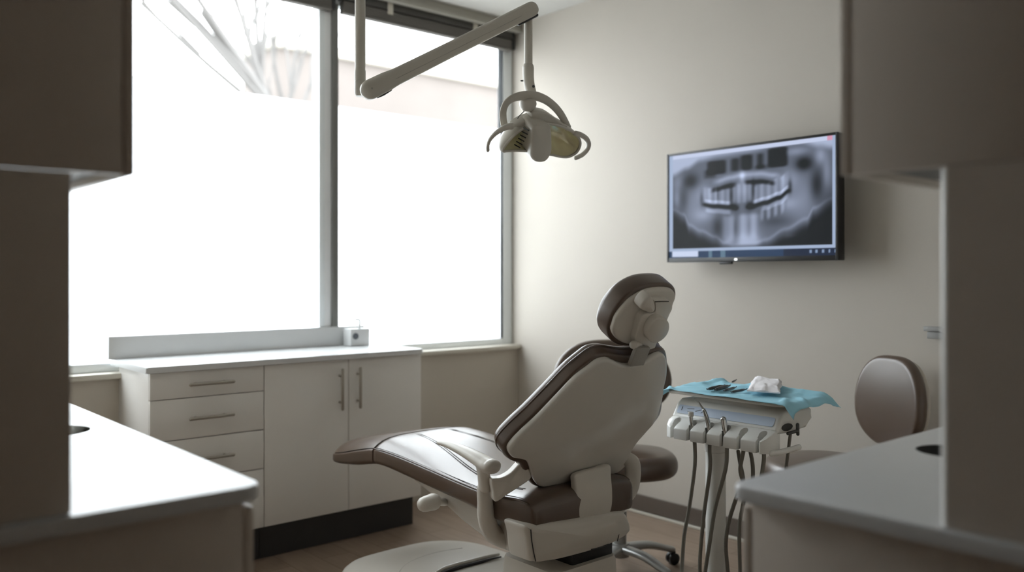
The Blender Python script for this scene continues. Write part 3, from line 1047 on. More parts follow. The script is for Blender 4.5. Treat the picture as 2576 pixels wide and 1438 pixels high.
# --- armrest on the side near the window cabinets
arm_path = [at(1106, 1112, X=1.80), at(1128, 1117, X=1.80), at(1165, 1133, X=1.80), at(1200, 1152, X=1.80), at(1228, 1170, X=1.80), at(1238, 1173, X=1.80)]
ar = obj('armrest', tube([tuple(p) for p in arm_path], [.010, .014, .019, .024, .028, .027], seg=20, n=6, flat=(1.25, .9), up=(0, .2, 1)), M['plastic'], ch)
pst = [at(1215, 1170, X=1.815), at(1217, 1195, X=1.82), at(1220, 1225, X=1.83)]
obj('arm_post', tube([tuple(p) for p in pst], [.027, .023, .024], seg=18, flat=(1.1, .8)), M['plastic'], ar)
hp = [at(1217, 1228, X=1.835), at(1220, 1262, X=1.845), at(1224, 1300, X=1.86), at(1240, 1340, X=1.90), at(1290, 1362, X=1.97)]
obj('arm_housing', tube([tuple(p) for p in hp], [.026, .029, .034, .038, .040], seg=20, flat=(1.0, .85)), M['plastic'], ar)
lk = Surf((1.93, 2.13, .60), (1, 0, 0), (0, 0, 1), (0, -1, 0), k=0)
lk = Surf(V((1.93, 2.14, .60)), (1, -.45, 0), (0, 0, 1), (-.45, -1, 0), k=.8)
LKP = [(1236, 1206), (1262, 1201), (1285, 1188), (1306, 1166), (1320, 1160), (1331, 1178), (1336, 1202), (1310, 1222), (1275, 1245), (1246, 1262), (1240, 1236)]
obj('side_link', pad(even(spline(lk.trace(LKP, .012), 4, True), 90), roll(.014, -.030, .007), lk, dome=(.003, 0), n=90), M['plastic'], ch)
# --- curved bracket on the far side
fp = [at(1574, 1150, X=2.42), at(1590, 1165, X=2.44), at(1592, 1195, X=2.45), at(1584, 1232, X=2.44), at(1562, 1262, X=2.40), at(1552, 1288, X=2.36)]
obj('side_bracket', tube([tuple(p) for p in fp], [.016, .020, .021, .021, .020, .018], seg=18, flat=(.8, 1.5)), M['plastic'], ch)
# --- side handle knob
a, b = at(1075, 1266, X=1.79), at(1118, 1262, X=1.93)
kb = obj('side_handle', tube([tuple(at(1092, 1262, X=1.81)), tuple(b)], [.016, .019], smooth=False, flat=(1, .8)), M['plastic'], ch)
obj('handle_knob', tube([tuple(a - V((.012, .0, 0))), tuple(a + V((.025, 0, .002)))], [.026, .029], smooth=False, seg=22, flat=(1.1, 1.05)), M['plastic'], kb)

# ================================================================== CEILING LAMP
LD = 3.13
hc = EYE + ray(1362, 352) * LD
lamp = empty('operating_lamp', (hc.x, hc.y, hc.z), 'cream dental operating lamp hanging on a jointed ceiling arm over the chair', 'lamp')
post_d = 2.92
P = lambda x, y, d=post_d: EYE + ray(x, y) * d
top = P(906, 0)
obj('ceiling_post', tube([(P(906, 200).x, P(906, 200).y, P(906, 178).z), (top.x, top.y, HC - .03)], .0178, smooth=False, caps=False, seg=20), M['lampplastic'], lamp)
obj('ceiling_flange', lathe([(0, 0), (.06, 0), (.06, -.02), (.025, -.029), (0, -.029)], (top.x, top.y, HC - .001)), M['lampplastic'], lamp)
pc = P(906, 205)
obj('post_collar', lathe([(0, -.05), (.015, -.05), (.0188, -.042), (.0188, .0), (.0178, .0015), (.0188, .003), (.0188, .036), (0, .036)], pc), M['lampplastic'], lamp)
a0 = P(931, 226, post_d - .035)
a1 = EYE + ray(1344, 20) * (LD - .01)
d = (a1 - a0).normalized()
upv = V((0, 0, 1)) - d * d.z
upv.normalize()
side = d.cross(upv)
arm_loop = rounded_rect(-.027, .027, -.027, .027, (.016,) * 4, 4)


def arm_sec(t, s, k=1.0):
    p = a0 + d * t
    return [p + side * (x * s * .8) + upv * (z * s * k) for x, z in arm_loop]


L = (a1 - a0).length
secs = []
for q in range(7):
    an = math.pi / 2 * q / 6
    secs.append(arm_sec(-.034 * math.cos(an), max(.18, math.sin(an)) * 1.22))
secs += [arm_sec(.06, 1.18), arm_sec(.10, 1.04), arm_sec(L * .5, .98), arm_sec(L - .02, 1.0)]
for q in range(1, 7):
    an = math.pi / 2 * q / 6
    secs.append(arm_sec(L - .02 + .034 * math.sin(an), max(.18, math.cos(an))))
am = obj('spring_arm', loft(secs), M['lampplastic'], lamp)
ln = [a0 + d * t - side * .0213 * s_ - upv * .006 for t, s_ in ((.10, 1.04), (L * .5, .99), (L - .06, 1.0))]
sgn = 1 if (EYE - a0).dot(side) > 0 else -1
obj('arm_groove', tube([tuple(a0 + d * t + side * (sgn * .0212 * s_) - upv * .007) for t, s_ in ((.09, 1.06), (L * .5, .985), (L - .07, 1.0))], .0011, seg=6), M['greymetal'], am)
obj('arm_slot', tube([tuple(a0 + d * t - upv * .0268) for t in (L - .085, L - .005)], .012, smooth=False, flat=(.9, .5)), M['black'], am)
obj('arm_screw', lathe([(0, 0), (.0035, 0), (.0035, .001), (0, .001)], a0 + side * (sgn * .0265), side * sgn), M['greymetal'], am)
obj('spring_gap', tube([tuple(a0 + d * t - upv * .0315) for t in (.012, .035, .066)], [.007, .010, .004], flat=(1, .6)), M['black'], am)
D = lambda x, y, e=0: EYE + ray(x, y) * (LD + e)
dt0, dt1 = D(1334, 36), D(1329, 170)
obj('drop_tube', tube([(dt1.x, dt1.y, dt0.z), tuple(dt1)], .0155, smooth=False, seg=20), M['lampplastic'], lamp)
el = [D(1329, 170), D(1329, 190), D(1331, 210), D(1337, 238)]
elo = obj('elbow_sleeve', tube([tuple(p) for p in el], [.0208, .0205, .020, .0195], seg=20, caps=True), M['lampplastic'], lamp)
obj('screw', lathe([(0, 0), (.005, 0), (.0045, .002), (0, .002)], D(1342, 217, -.0215), -FWD), M['darkgrey'], elo)
obj('side_screw', tube([tuple(D(1311, 203)), tuple(D(1318, 203))], .0028, smooth=False), M['darkgrey'], elo)
# lamp head frame: long axis along the room's X, facing the patient
ln_ = V((0, -.80, -.60))
lu_ = V((0, -.60, .80))
head = Surf(hc, (1, 0, 0), lu_, ln_, k=.35, a0=0)
RIM = [(1262, 380), (1271, 379), (1296, 378), (1322, 379), (1350, 384), (1388, 389), (1413, 394), (1433, 393), (1452, 381), (1460, 362), (1455, 344), (1433, 326), (1404, 314),
       (1371, 309), (1336, 313), (1304, 328), (1280, 350), (1264, 371)]
rim = even(spline(head.trace(RIM), 4, True), 140)
ca = sum(p[0] for p in rim) / len(rim)
cb = sum(p[1] for p in rim) / len(rim)
# housing bowl (open to the front)
def bowl(scales, n=140):
    bm = bmesh.new()
    rows = []
    for s, h in scales:
        rows.append([bm.verts.new(head(ca + (a - ca) * s, cb + (b - cb) * s + (h * -.25), h)) for a, b in rim])
    for r, q in zip(rows, rows[1:]):
        for k in range(n):
            l = (k + 1) % n
            bm.faces.new((r[k], r[l], q[l], q[k]))
    bm.faces.new(rows[-1])
    bmesh.ops.triangulate(bm, faces=[f for f in bm.faces if len(f.verts) > 4])
    return bm


out = [(1.0, .004), (1.02, -.002), (1.02, -.014), (.97, -.038), (.86, -.064), (.70, -.083), (.48, -.094), (.22, -.099)]
inn = [(.20, -.090), (.46, -.085), (.66, -.075), (.82, -.056), (.925, -.028), (.965, -.003), (1.0, .004)]
hd_ = obj('head_shell', bowl(out), M['lampplastic'], lamp)
obj('reflector', bowl(list(reversed(inn))[1:]), M['mirror'], lamp)
rp_ = [head(ca + (a - ca) * .985, cb + (b - cb) * .985, .003) for a, b in rim]
obj('rim', tube([tuple(p) for p in rp_] + [tuple(rp_[0])], .0048, seg=8, smooth=False, caps=False), M['lampplastic'], lamp)
# crest on the top of the shell
CR = [(1297, 322), (1318, 306), (1340, 297), (1339, 286), (1355, 283), (1379, 287), (1400, 300), (1430, 323), (1404, 316), (1371, 311), (1336, 316)]
obj('shell_crest', pad(even(spline(head.trace(CR), 4, True), 90), roll(-.004, -.045, .006), head, n=90), M['lampplastic'], lamp)
# bulb guard across the middle
ax_g = lambda x, y, h: head(*head.ab(x, y), h)
GD = [(1344, 316), (1382, 316), (1387, 330), (1389, 360), (1388, 383), (1378, 401), (1366, 408), (1350, 408), (1338, 399), (1336, 380), (1339, 340)]
gsurf = Surf(hc + ln_ * .02, (1, 0, 0), lu_, ln_, k=0, kb=2.2, b0=.02)
gd = even(spline(gsurf.trace(GD, .026), 4, True), 90)
gdo = obj('bulb_guard', pad(gd, roll(.028, -.050, .010), gsurf, dome=(.004, 0), n=90), M['lampplastic'], lamp)
al_, bt_ = gsurf.ab(1337, 334, .026)
bb_ = gsurf.ab(1337, 380, .026)[1]
for k in range(6):
    b_ = bt_ + (bb_ - bt_) * k / 5
    obj('vent_louvre', tube([tuple(gsurf(al_ - .0015, b_, .010)), tuple(gsurf(al_ - .0015, b_ - .006, -.020))], .0024, smooth=False, seg=6), M['black'], gdo)
hl = [(1284, 316), (1272, 318), (1258, 325), (1243, 336), (1231, 350), (1226, 364), (1226, 376)]
obj('grip_handle', tube([tuple(head(*head.ab(x, y), .004)) for x, y in hl], [.0165, .0145, .0125, .0105, .009, .008, .0085], seg=14, flat=(1, .75)), M['lampplastic'], lamp)
hr = [(1446, 334), (1460, 338), (1473, 347), (1479, 360), (1476, 374), (1463, 388), (1446, 396)]
obj('grip_handle', tube([tuple(head(*head.ab(x, y), .004)) for x, y in hr], [.013, .012, .011, .010, .009, .009, .0085], seg=14, flat=(1, .8)), M['lampplastic'], lamp)
yk = [(1270, 320), (1266, 300), (1266, 278), (1274, 259), (1290, 247), (1312, 241), (1338, 240), (1362, 246), (1383, 258), (1402, 276), (1416, 296), (1429, 322)]
yoke = [head(*head.ab(x, y, -.035), -.035) for x, y in yk]
obj('yoke', tube([tuple(p) for p in yoke], [.009, .0092, .0095, .0098, .0105, .0115, .0115, .0105, .0098, .0095, .0092, .009], seg=14, flat=(1.5, .85), up=tuple(ln_)), M['lampplastic'], lamp)
bc = head(*head.ab(1328, 262, -.03), -.03)
obj('pivot_ball', lathe([(0, -.026), (.016, -.023), (.027, -.013), (.031, 0), (.029, .010), (.02, .018), (0, .020)], bc), M['lampplastic'], lamp)
wire = [(1322, 276), (1311, 287), (1303, 296), (1304, 304)]
obj('wire', tube([tuple(head(*head.ab(x, y, -.03), -.03)) for x, y in wire], .0016, seg=8), M['darkgrey'], lamp)

# ================================================================== DELIVERY UNIT
du2 = empty('delivery_unit', (2.72, 1.95, 0), 'cream instrument delivery unit on a column between the chair and the stool', 'dental unit')
Y0, Y1 = 1.645, 2.10
SEC = [(2.640, .765), (2.634, .782), (2.664, .826), (2.690, .842), (2.852, .842), (2.866, .834), (2.866, .818), (2.850, .810), (2.846, .784), (2.830, .770), (2.72, .764)]
obj('housing', prism([V((x, Y0, z)) for x, z in SEC], (0, Y1 - Y0, 0), .012, 4), M['unit'], du2)
# holder bar with six keyhole notches open to the front
NX = [(1703, 1076), (1743.5, 1082.5), (1785, 1089), (1827, 1093.6), (1870, 1100), (1918, 1104)]
NY = [at(x, y, X=2.606).y for x, y in NX]
HB = [(2.66, Y0 + .004), (2.610, Y0 + .004), (2.588, Y0 + .014), (2.578, Y0 + .034)]
for yc in sorted(NY):
    HB += [(2.576, yc - .0080), (2.592, yc - .0080)]
    for k in range(13):
        an = math.radians(28 + 304 * k / 12)
        HB.append((2.609 - .0180 * math.cos(an), yc - .0180 * math.sin(an)))
    HB += [(2.592, yc + .0080), (2.576, yc + .0080)]
HB += [(2.578, Y1 - .034), (2.588, Y1 - .014), (2.610, Y1 - .004), (2.66, Y1 - .004)]
hb = prism([V((x, y, .704)) for x, y in HB], (0, 0, .040), .003, 2)
for v in hb.verts:                       # the top slopes up to the keypad
    if v.co.z > .73:
        v.co.z += min(max(v.co.x - 2.576, 0), .062) * .70
obj('holder_bar', hb, M['unit'], du2)
# lit keypad on the sloping face
p0, p1 = V((2.6355, 0, .7855)), V((2.6625, 0, .8235))
sl = (p1 - p0).normalized()
nrm_ = V((-sl.z, 0, sl.x))
kp = Surf(V((p0.x, (Y0 + Y1) / 2, p0.z)) + nrm_ * .0010, (0, -1, 0), sl, nrm_)
HW = (Y1 - Y0) / 2 - .018
obj('control_panel', pad(even(rounded_rect(-HW, HW, .006, .042, (.006,) * 4, 4), 120), roll(.0012, -.0005, .0005), kp, n=120, fill=(.9, .6, .3)), M['panelblue'], du2)
for (a, b, c, e) in ((-HW + .020, .020, -HW + .020, .034), (-HW + .045, .028, -HW + .075, .031), (-HW + .085, .022, -HW + .105, .030), (-HW + .112, .018, -HW + .118, .027), (-HW + .050, .018, -HW + .060, .014)):
    obj('panel_marking', tube([tuple(kp(a, b, .0016)), tuple(kp(c, e, .0016))], .0010, smooth=False, seg=6), M['darkgrey'], du2)
obj('tray_neck', loft([[V((2.755 + x * s, 1.875 + y * s, z)) for x, y in rounded_rect(-.085, .085, -.18, .18, (.06,) * 4, 5)] for z, s in ((.8425, 1.0), (.852, .82), (.8645, .72))]), M['unit'], du2)
# column, elbow, floor arm
cl = at(1799, 1300, X=2.70)
cxx, cyy = 2.70, 1.945
col_o = obj('column', lathe([(0, .285), (.0375, .285), (.0375, .69), (.036, .6915), (0, .6915)], (cxx, cyy, 0)), M['unit'], du2)
obj('column_collar', lathe([(.0378, .655), (.0405, .657), (.0405, .700), (.039, .7035), (.0378, .7035)], (cxx, cyy, 0)), M['unit'], du2)
ap = [(cxx, cyy, .283), (cxx, cyy, .20), (cxx - .02, cyy + .004, .145), (cxx - .07, cyy + .012, .125), (cxx - .20, cyy + .05, .125), (2.445, 2.05, .125)]
obj('floor_arm', tube(ap, [.0375, .037, .036, .036, .036, .034], seg=20), M['unit'], du2)
obj('floor_foot', lathe([(0, .001), (.045, .001), (.05, .006), (.05, .05), (.038, .085), (0, .085)], (cxx, cyy, 0)), M['darkgrey'], du2)
# grab bar and syringe clip on the side
gb = [(2.66, Y0 + .02, .705), (2.70, Y0 - .02, .700), (2.74, Y0 - .04, .705), (2.80, Y0 - .03, .712)]
gb = [tuple(at(1940, 1140, Y=1.65)), tuple(at(1962, 1137, Y=1.63)), tuple(at(1985, 1131, Y=1.62)), tuple(at(2010, 1124, Y=1.61))]
obj('grab_bar', tube(gb, .0085, seg=14, flat=(1, 1.15)), M['unit'], du2)
c = at(1990, 1078, Y=1.636)
clip = obj('clip_recess', pad(even([(.034 * math.cos(t / 20 * 2 * math.pi), .013 * math.sin(t / 20 * 2 * math.pi)) for t in range(20)], 40), roll(.002, -.004, .001), Surf((c.x - .012, Y0 - .001, c.z + .006), (1, 0, 0), (0, 0, 1), (0, -1, 0)), n=40), M['darkgrey'], du2)
obj('clip', join(tube([tuple(c + V((-.03, -.006, -.012))), tuple(c + V((.02, -.012, -.008)))], .006, smooth=False), tube([tuple(c + V((.022, -.012, .014))), tuple(c + V((.024, -.012, -.02)))], .006, smooth=False)), M['darkgrey'], du2)
# spare hoses hanging from the unit
def hose(pts, X, r=.0072, name='hose', parent=None):
    path = [tuple(at(x, y, X=xx)) for (x, y), xx in zip(pts, X)]
    if parent is None:                       # the unit's own hoses run back into its column
        e = V(path[-1])
        path += [(e.x, e.y, min(e.z - .02, .19)), (e.x * .5 + 2.69 * .5, e.y * .5 + 1.94 * .5, .155), (2.69, 1.94, .165)]
    return obj(name, tube(path, r, seg=10), M['hose'], parent or du2)


hose([(1872, 1112), (1870, 1135), (1862, 1180), (1868, 1215), (1853, 1250), (1834, 1310), (1826, 1366), (1830, 1425), (1836, 1485)], [2.608, 2.61, 2.61, 2.63, 2.64, 2.66, 2.68, 2.69, 2.69])
hose([(1857, 1135), (1862, 1165), (1869, 1200), (1872, 1250), (1860, 1330)], [2.66, 2.65, 2.645, 2.645, 2.65])
hose([(1888, 1138), (1893, 1165), (1894, 1200), (1890, 1260)], [2.66, 2.66, 2.66, 2.66])
hose([(1919, 1125), (1922, 1150), (1917, 1190), (1908, 1250)], [2.61, 2.61, 2.61, 2.61])
hose([(1988, 1092), (1984, 1125), (1978, 1175), (1974, 1230)], [2.80, 2.80, 2.81, 2.82], .006)

# handpieces standing in the notches, each with its own hose
def handpiece(label, body, radii, tip=None, tip_r=None, hz=None, hX=None, notch=0, mat='chrome', head=False):
    yc, zc = NY[notch], .705
    pts = [tuple(at(x, y, X=xx)) for x, y, xx in body]
    h = empty('handpiece', (pts[-1][0], pts[-1][1], pts[-1][2]), label, 'dental handpiece', 'handpieces in the unit holder')
    obj('body', tube(pts, radii, seg=16), M[mat], h)
    if tip:
        obj('tip', tube([tuple(at(x, y, X=xx)) for x, y, xx in tip], tip_r, seg=10), M['greymetal'], h)
    if head:
        c = V(pts[0])
        obj('head', lathe([(0, -.004), (.0095, -.004), (.0105, 0), (.0105, .010), (.009, .013), (0, .013)], c), M['gloss'], h)
    hose(hz, hX, .0074, 'supply_hose', h)
    return h


handpiece('short silver handpiece with a white round head in the second notch of the unit', [(1738, 1044, 2.606), (1739.5, 1062, 2.606), (1743, 1078, 2.606), (1744.5, 1092, 2.606)],
          [.0085, .0075, .0105, .0098], hz=[(1745, 1095), (1748, 1125), (1747, 1180), (1733, 1282), (1721, 1348), (1715, 1438), (1713, 1475)], hX=[2.606, 2.606, 2.600, 2.62, 2.62, 2.62, 2.62], notch=1, head=True)
handpiece('long bent-tipped silver syringe standing in the third notch of the unit', [(1771, 1031, 2.606), (1777, 1048, 2.606), (1783, 1072, 2.606), (1788, 1094, 2.606)],
          [.006, .0085, .0105, .010], [(1750, 1007, 2.598), (1758, 1011, 2.600), (1762, 1018, 2.602), (1771, 1031, 2.606)], [.0016, .0022, .0030, .0045],
          hz=[(1787, 1097), (1785, 1130), (1786, 1180), (1771, 1292), (1761, 1403), (1762, 1470)], hX=[2.606, 2.606, 2.600, 2.62, 2.62, 2.62], notch=2)
handpiece('thick silver handpiece with a flat top in the fourth notch of the unit', [(1820, 1055, 2.606), (1823, 1075, 2.606), (1828, 1098, 2.606)],
          [.0115, .0112, .0095], hz=[(1829, 1100), (1829, 1130), (1825, 1180), (1800, 1273), (1785, 1366), (1774, 1438), (1772, 1472)], hX=[2.606, 2.606, 2.600, 2.62, 2.62, 2.62, 2.62], notch=3)

# tray, paper cloth, instruments, gauze
TZ = .866
tr = empty('instrument_tray', (2.75, 1.86, TZ), 'flat grey tray on the delivery unit under the blue cloth', 'tray')
tl = rounded_rect(2.615, 2.885, 1.605, 2.115, (.045, .03, .03, .03), 5)
obj('plate', prism([V((x, y, TZ)) for x, y in tl], (0, 0, .009), .003, 2), M['plastic'], tr)
obj('rim', prism([V((x, y, TZ + .0092)) for x, y in tl], (0, 0, .004), .0015, 2), M['greymetal'], tr)


def cloth():
    bm = bmesh.new()
    nx, ny = 44, 72
    x0, x1, y0, y1 = 2.600, 2.915, 1.560, 2.160
    g = []
    for j in range(ny + 1):
        row = []
        for i in range(nx + 1):
            u, v = i / nx, j / ny
            x, y = x0 + (x1 - x0) * u, y0 + (y1 - y0) * v
            z = TZ + .0165
            # wrinkles
            w = noise.noise(V((x * 16, y * 9, 1.3))) * .012 + (.5 - abs(noise.noise(V((x * 22 + y * 6, y * 13, 4.1))))) * .009
            mid = min(sstep(0, .25, u), 1) * (.45 + .55 * sstep(.45, .8, u))
            z += max(w, -.002) * (.3 + mid) + .012 * sstep(.55, 1, u) * (.55 + .45 * math.sin(y * 17 + 1)) * sstep(0, .3, v)
            for (fx, fy, dx, dy, hh, wd_) in ((2.86, 2.06, 1, -.35, .011, .016), (2.80, 1.98, .8, .6, .008, .012), (2.88, 1.90, .5, -.9, .007, .012),
                                              (2.66, 1.63, .9, .5, .008, .010), (2.74, 1.615, .55, .85, .008, .011), (2.84, 1.66, -.3, .95, .007, .011), (2.635, 2.11, .7, .7, .008, .010)):
                dl = math.hypot(dx, dy)
                along = ((x - fx) * dx + (y - fy) * dy) / dl
                acr = (-(x - fx) * dy + (y - fy) * dx) / dl
                z += hh * math.exp(-(acr / wd_) ** 2 - (along / .07) ** 2)
            # overhang where the sheet passes the tray's edge
            ox = max(0, 2.607 - x)
            oy0, oy1 = max(0, 1.594 - y), max(0, y - 2.121)
            oxb = max(0, x - 2.893)
            corner = 1.7 if (ox > 0 and oy0 > 0) else 1.0
            drop = .55 * oy0 * corner + 0.75 * oy1 + .45 * ox + .4 * oxb
            # front corner by the stool hangs as a long point
            cp = sstep(.34, .0, 1) if False else max(0, 1 - math.hypot((x - x0) / .045, (y - y0) / .07))
            drop += .018 * cp
            cb_ = max(0, 1 - math.hypot((x - x1) / .09, (y - y0) / .07))
            drop += .024 * cb_
            cl_ = max(0, 1 - math.hypot((x - x0) / .07, (y - y1) / .06))
            drop += .020 * cl_
            row.append(bm.verts.new((x, y, z - drop)))
        g.append(row)
    for j in range(ny):
        for i in range(nx):
            bm.faces.new((g[j][i], g[j][i + 1], g[j + 1][i + 1], g[j + 1][i]))
    return bm


co = obj('tray_cloth', cloth(), M['paper'], origin=(2.75, 1.86, TZ + .016), smooth=70)
tag(co, 'light blue paper cloth draped over the instrument tray with hanging corners', 'cloth')
md = co.modifiers.new('thickness', 'SOLIDIFY')
md.thickness = .0008
md.offset = 1
ZI = TZ + .026
IN = [((1778, 979), (1822, 969), .0068, 'thick dark instrument lying outermost on the blue cloth'),
      ((1797, 980.5), (1836, 969.5), .0075, 'thickest dark instrument on the blue cloth, pressed against the outermost one'),
      ((1820, 983), (1852, 973), .0052, 'slim dark instrument lying third in the row on the blue cloth'),
      ((1838, 986), (1878, 978.5), .0050, 'slim dark instrument lying next to the white gauze'),
      ((1841, 961), (1852, 955), .0040, 'small dark clip lying alone at the raised back of the blue cloth')]
for (p, q, r, lab) in IN:
    z = ZI + r * .4 if r > .0045 else ZI + .004
    a, b = at(p[0], p[1], Z=z), at(q[0], q[1], Z=z)
    it = empty('dental_instrument', ((a.x + b.x) / 2, (a.y + b.y) / 2, z), lab, 'dental instrument', 'dark instruments on the tray')
    d_ = (b - a)
    obj('grip', tube([tuple(a + d_ * t) for t in (.14, .3, .5, .7, .86)], [r * .75, r, r * .92, r, r * .7], seg=12), M['instrument'], it)
    obj('working_end', tube([tuple(a + d_ * .13), tuple(a + d_ * .04), tuple(a + V((0, 0, .002)))], [r * .55, r * .4, r * .3], seg=8), M['instrument'], it)
    obj('working_end', tube([tuple(a + d_ * .88), tuple(a + d_ * .97), tuple(b + V((.003, 0, .002)))], [r * .55, r * .4, r * .3], seg=8), M['instrument'], it)


def gauze():
    bm = bmesh.new()
    P4 = [at(1879, 986, Z=ZI + .004), at(1963, 992, Z=ZI + .004), at(1967, 964, Z=ZI + .012), at(1900, 953, Z=ZI + .012)]
    nx = ny = 26
    layers = []
    for s in (1, 0):
        g = []
        for j in range(ny + 1):
            row = []
            for i in range(nx + 1):
                u, v = i / nx, j / ny
                p = V((0, 0, .003)) + (P4[0] * (1 - u) + P4[1] * u) * (1 - v) + (P4[3] * (1 - u) + P4[2] * u) * v
                e = min(u, 1 - u, v, 1 - v)
                h = .004 + .011 * sstep(0, .10, e) + noise.noise(V((u * 3, v * 3, 9))) * .0035 + (.5 - abs(noise.noise(V((u * 5 + v * 2, v * 4, 2))))) * .004
                wob = V((noise.noise(V((v * 4, u * 2, 5))), noise.noise(V((u * 4, v, 7))), 0)) * .010
                row.append(bm.verts.new(p + wob + V((0, 0, h if s else 0))))
            g.append(row)
        layers.append(g)
    for g in layers:
        for j in range(ny):
            for i in range(nx):
                bm.faces.new((g[j][i], g[j][i + 1], g[j + 1][i + 1], g[j + 1][i]))
    a, b = layers
    for i in range(nx):
        bm.faces.new((a[0][i], a[0][i + 1], b[0][i + 1], b[0][i]))
        bm.faces.new((a[ny][i], a[ny][i + 1], b[ny][i + 1], b[ny][i]))
        bm.faces.new((a[i][0], a[i + 1][0], b[i + 1][0], b[i][0]))
        bm.faces.new((a[i][nx], a[i + 1][nx], b[i + 1][nx], b[i][nx]))
    return bm


gp = at(1925, 975, Z=ZI)
go = obj('gauze_pad', gauze(), M['gauze'], origin=tuple(gp), smooth=60)
tag(go, 'crumpled white gauze folded on the blue tray cloth', 'gauze')

# ================================================================== STOOLS
def stool(loc, rz, seat_top, label, back_off, back_c, back_hw, back_hh, tilt, seat_r, arms=5, seat_w=.25):
    """five-legged operator stool; local +Y is the direction of its backrest"""
    t = empty('operator_stool', loc, label, 'stool', 'brown operator stools', rz)
    k = dict(parent=t, local=True)
    th = .105
    ss = Surf((0, 0, seat_top), (1, 0, 0), (0, 1, 0), (0, 0, 1), k=.10, kb=.10)
    ol = [(seat_w * math.copysign(abs(math.cos(a)) ** .85, math.cos(a)), seat_r * math.copysign(abs(math.sin(a)) ** .85, math.sin(a))) for a in [2 * math.pi * i / 60 for i in range(60)]]
    obj('seat', pad(ol, roll(0, -th, .046, 7), ss, dome=(.012, -.01), n=80), M['leather'], **k)
    obj('seat_plate', lathe([(0, -th - .010), (.12, -th - .010), (.13, -th + .002), (0, -th + .002)], (0, 0, seat_top)), M['darkgrey'], **k)
    bs = Surf((0, back_off, back_c), (-1, 0, 0), V((0, math.sin(tilt), math.cos(tilt))), V((0, -math.cos(tilt), math.sin(tilt))), k=-.55)
    ob = []
    for i in range(72):
        a = 2 * math.pi * i / 72
        c, s = math.cos(a), math.sin(a)
        w = back_hw * (1 - .16 * max(s, 0) + (-.22 * max(-s, 0) ** 2))
        ob.append((w * math.copysign(abs(c) ** .66, c), back_hh * math.copysign(abs(s) ** .74, s)))
    obj('backrest', pad(ob, roll(.03, -.028, .027, 7), bs, dome=(.010, 0), n=90), M['leather'], **k)
    ob2 = [(a * .93, b * .93) for a, b in ob]
    obj('back_cover', pad(ob2, roll(-.029, -.050, .012), bs, dome=(0, -.006), n=90), M['plastic'], **k)
    obj('back_stem', tube([(0, .08, seat_top - th - .006), (0, back_off * .8, seat_top - th - .006), (0, back_off + .07, seat_top - th + .05), (0, back_off + .065, back_c - back_hh * .3)], .014, seg=12, flat=(1.6, .7), up=(0, 0, 1) if False else None), M['stoolmetal'], **k)
    obj('gas_lift', lathe([(0, .09), (.028, .09), (.028, .27), (.018, .272), (.018, seat_top - th - .011), (0, seat_top - th - .011)], (0, 0, 0)), M['stoolmetal'], **k)
    obj('hub', lathe([(0, .070), (.04, .07), (.045, .10), (.038, .128), (0, .128)], (0, 0, 0)), M['stoolmetal'], **k)
    for i in range(arms):
        a = 2 * math.pi * i / arms + .35
        c, s = math.cos(a), math.sin(a)
        lg = obj('leg', tube([(c * .03, s * .03, .105), (c * .14, s * .14, .102), (c * .24, s * .24, .075), (c * .27, s * .27, .068)], [.026, .023, .019, .017], seg=14, flat=(1.2, .75), up=(0, 0, 1)), M['stoolmetal'], **k)
        w = (-s, c)
        cx, cy = c * .272, s * .272
        whl = join(*[lathe([(0, -.009), (.022, -.009), (.026, -.006), (.026, .006), (.022, .009), (0, .009)], (cx + w[0] * o_, cy + w[1] * o_, .0265), (w[0], w[1], 0)) for o_ in (-.013, .013)])
        obj('caster', join(whl, box(cx - .012, cx + .012, cy - .012, cy + .012, .030, .062, .004)), M['black'], parent=lg, local=True)
    return t


stool((2.872, 2.578, 0), math.radians(-39), .540, 'brown round stool half hidden behind the reclined dental chair', .28, .825, .282, .185, .10, .20, seat_w=.252)
# second stool beyond the shaded worktop: its backrest stands nearer the wall
def cam(lat, dep):
    p = FWD * dep + RGT * lat
    return p.x, p.y


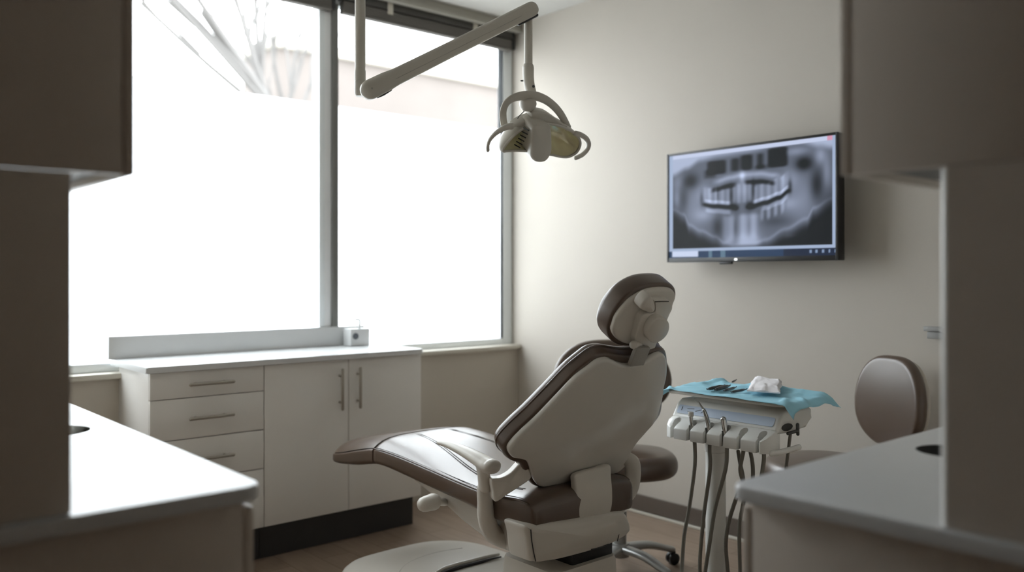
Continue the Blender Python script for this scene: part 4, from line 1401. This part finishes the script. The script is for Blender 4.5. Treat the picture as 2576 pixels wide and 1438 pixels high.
sx_, sy_ = cam(1.245, 3.40)
bx_, by_ = cam(1.56, 3.53)
stool((sx_, sy_, 0), math.atan2(-(bx_ - sx_), by_ - sy_), .588, 'brown stool with an upright padded back behind the shaded worktop', .34, .800, .176, .188, .04, .235)

# ================================================================== DAYLIGHT
wd = bpy.data.worlds.new('overcast')
scene.world = wd
wd.use_nodes = True
nt = wd.node_tree
bg = nt.nodes['Background']
tcw = nt.nodes.new('ShaderNodeTexCoord')
sep = nt.nodes.new('ShaderNodeSeparateXYZ')
nt.links.new(tcw.outputs['Generated'], sep.inputs[0])
rmp = nt.nodes.new('ShaderNodeValToRGB')
rmp.color_ramp.elements[0].position, rmp.color_ramp.elements[1].position = 0.0, .6
rmp.color_ramp.elements[0].color = (.70, .71, .72, 1)
rmp.color_ramp.elements[1].color = (1.42, 1.48, 1.54, 1)
nt.links.new(sep.outputs['Z'], rmp.inputs['Fac'])
nt.links.new(rmp.outputs['Color'], bg.inputs['Color'])
bg.inputs['Strength'].default_value = 7.2
pl = bpy.data.lights.new('window_portal', 'AREA')
pl.shape = 'RECTANGLE'
pl.size, pl.size_y = 3.3, 1.96
pl.cycles.is_portal = True
po = bpy.data.objects.new('window_portal', pl)
po.location = (1.98, 4.33, 1.86)
po.rotation_euler = (math.radians(-90), 0, 0)
COL.objects.link(po)

# ================================================================== CAMERA
cd = bpy.data.cameras.new('camera')
cd.sensor_width = 36.0
cd.lens = 36.0 * FPX / 2576.0
cd.shift_y = -(719 - HOR) / 2576.0
cd.clip_start, cd.clip_end = .02, 200
cd.dof.use_dof = True
cd.dof.focus_distance = 2.95
cd.dof.aperture_fstop = 1.35
cam_o = bpy.data.objects.new('camera', cd)
cam_o.location = EYE
cam_o.rotation_euler = (math.radians(90), 0, math.atan2(-FWD.x, FWD.y))
COL.objects.link(cam_o)
scene.camera = cam_o

scene.view_settings.view_transform = 'Standard'
scene.view_settings.look = 'None'
scene.view_settings.gamma = 1.0
scene.view_settings.use_curve_mapping = False
scene.view_settings.exposure = 0.06
scene.cycles.use_denoising = True
scene.cycles.max_bounces = 10
scene.cycles.diffuse_bounces = 6
scene.cycles.transparent_max_bounces = 12
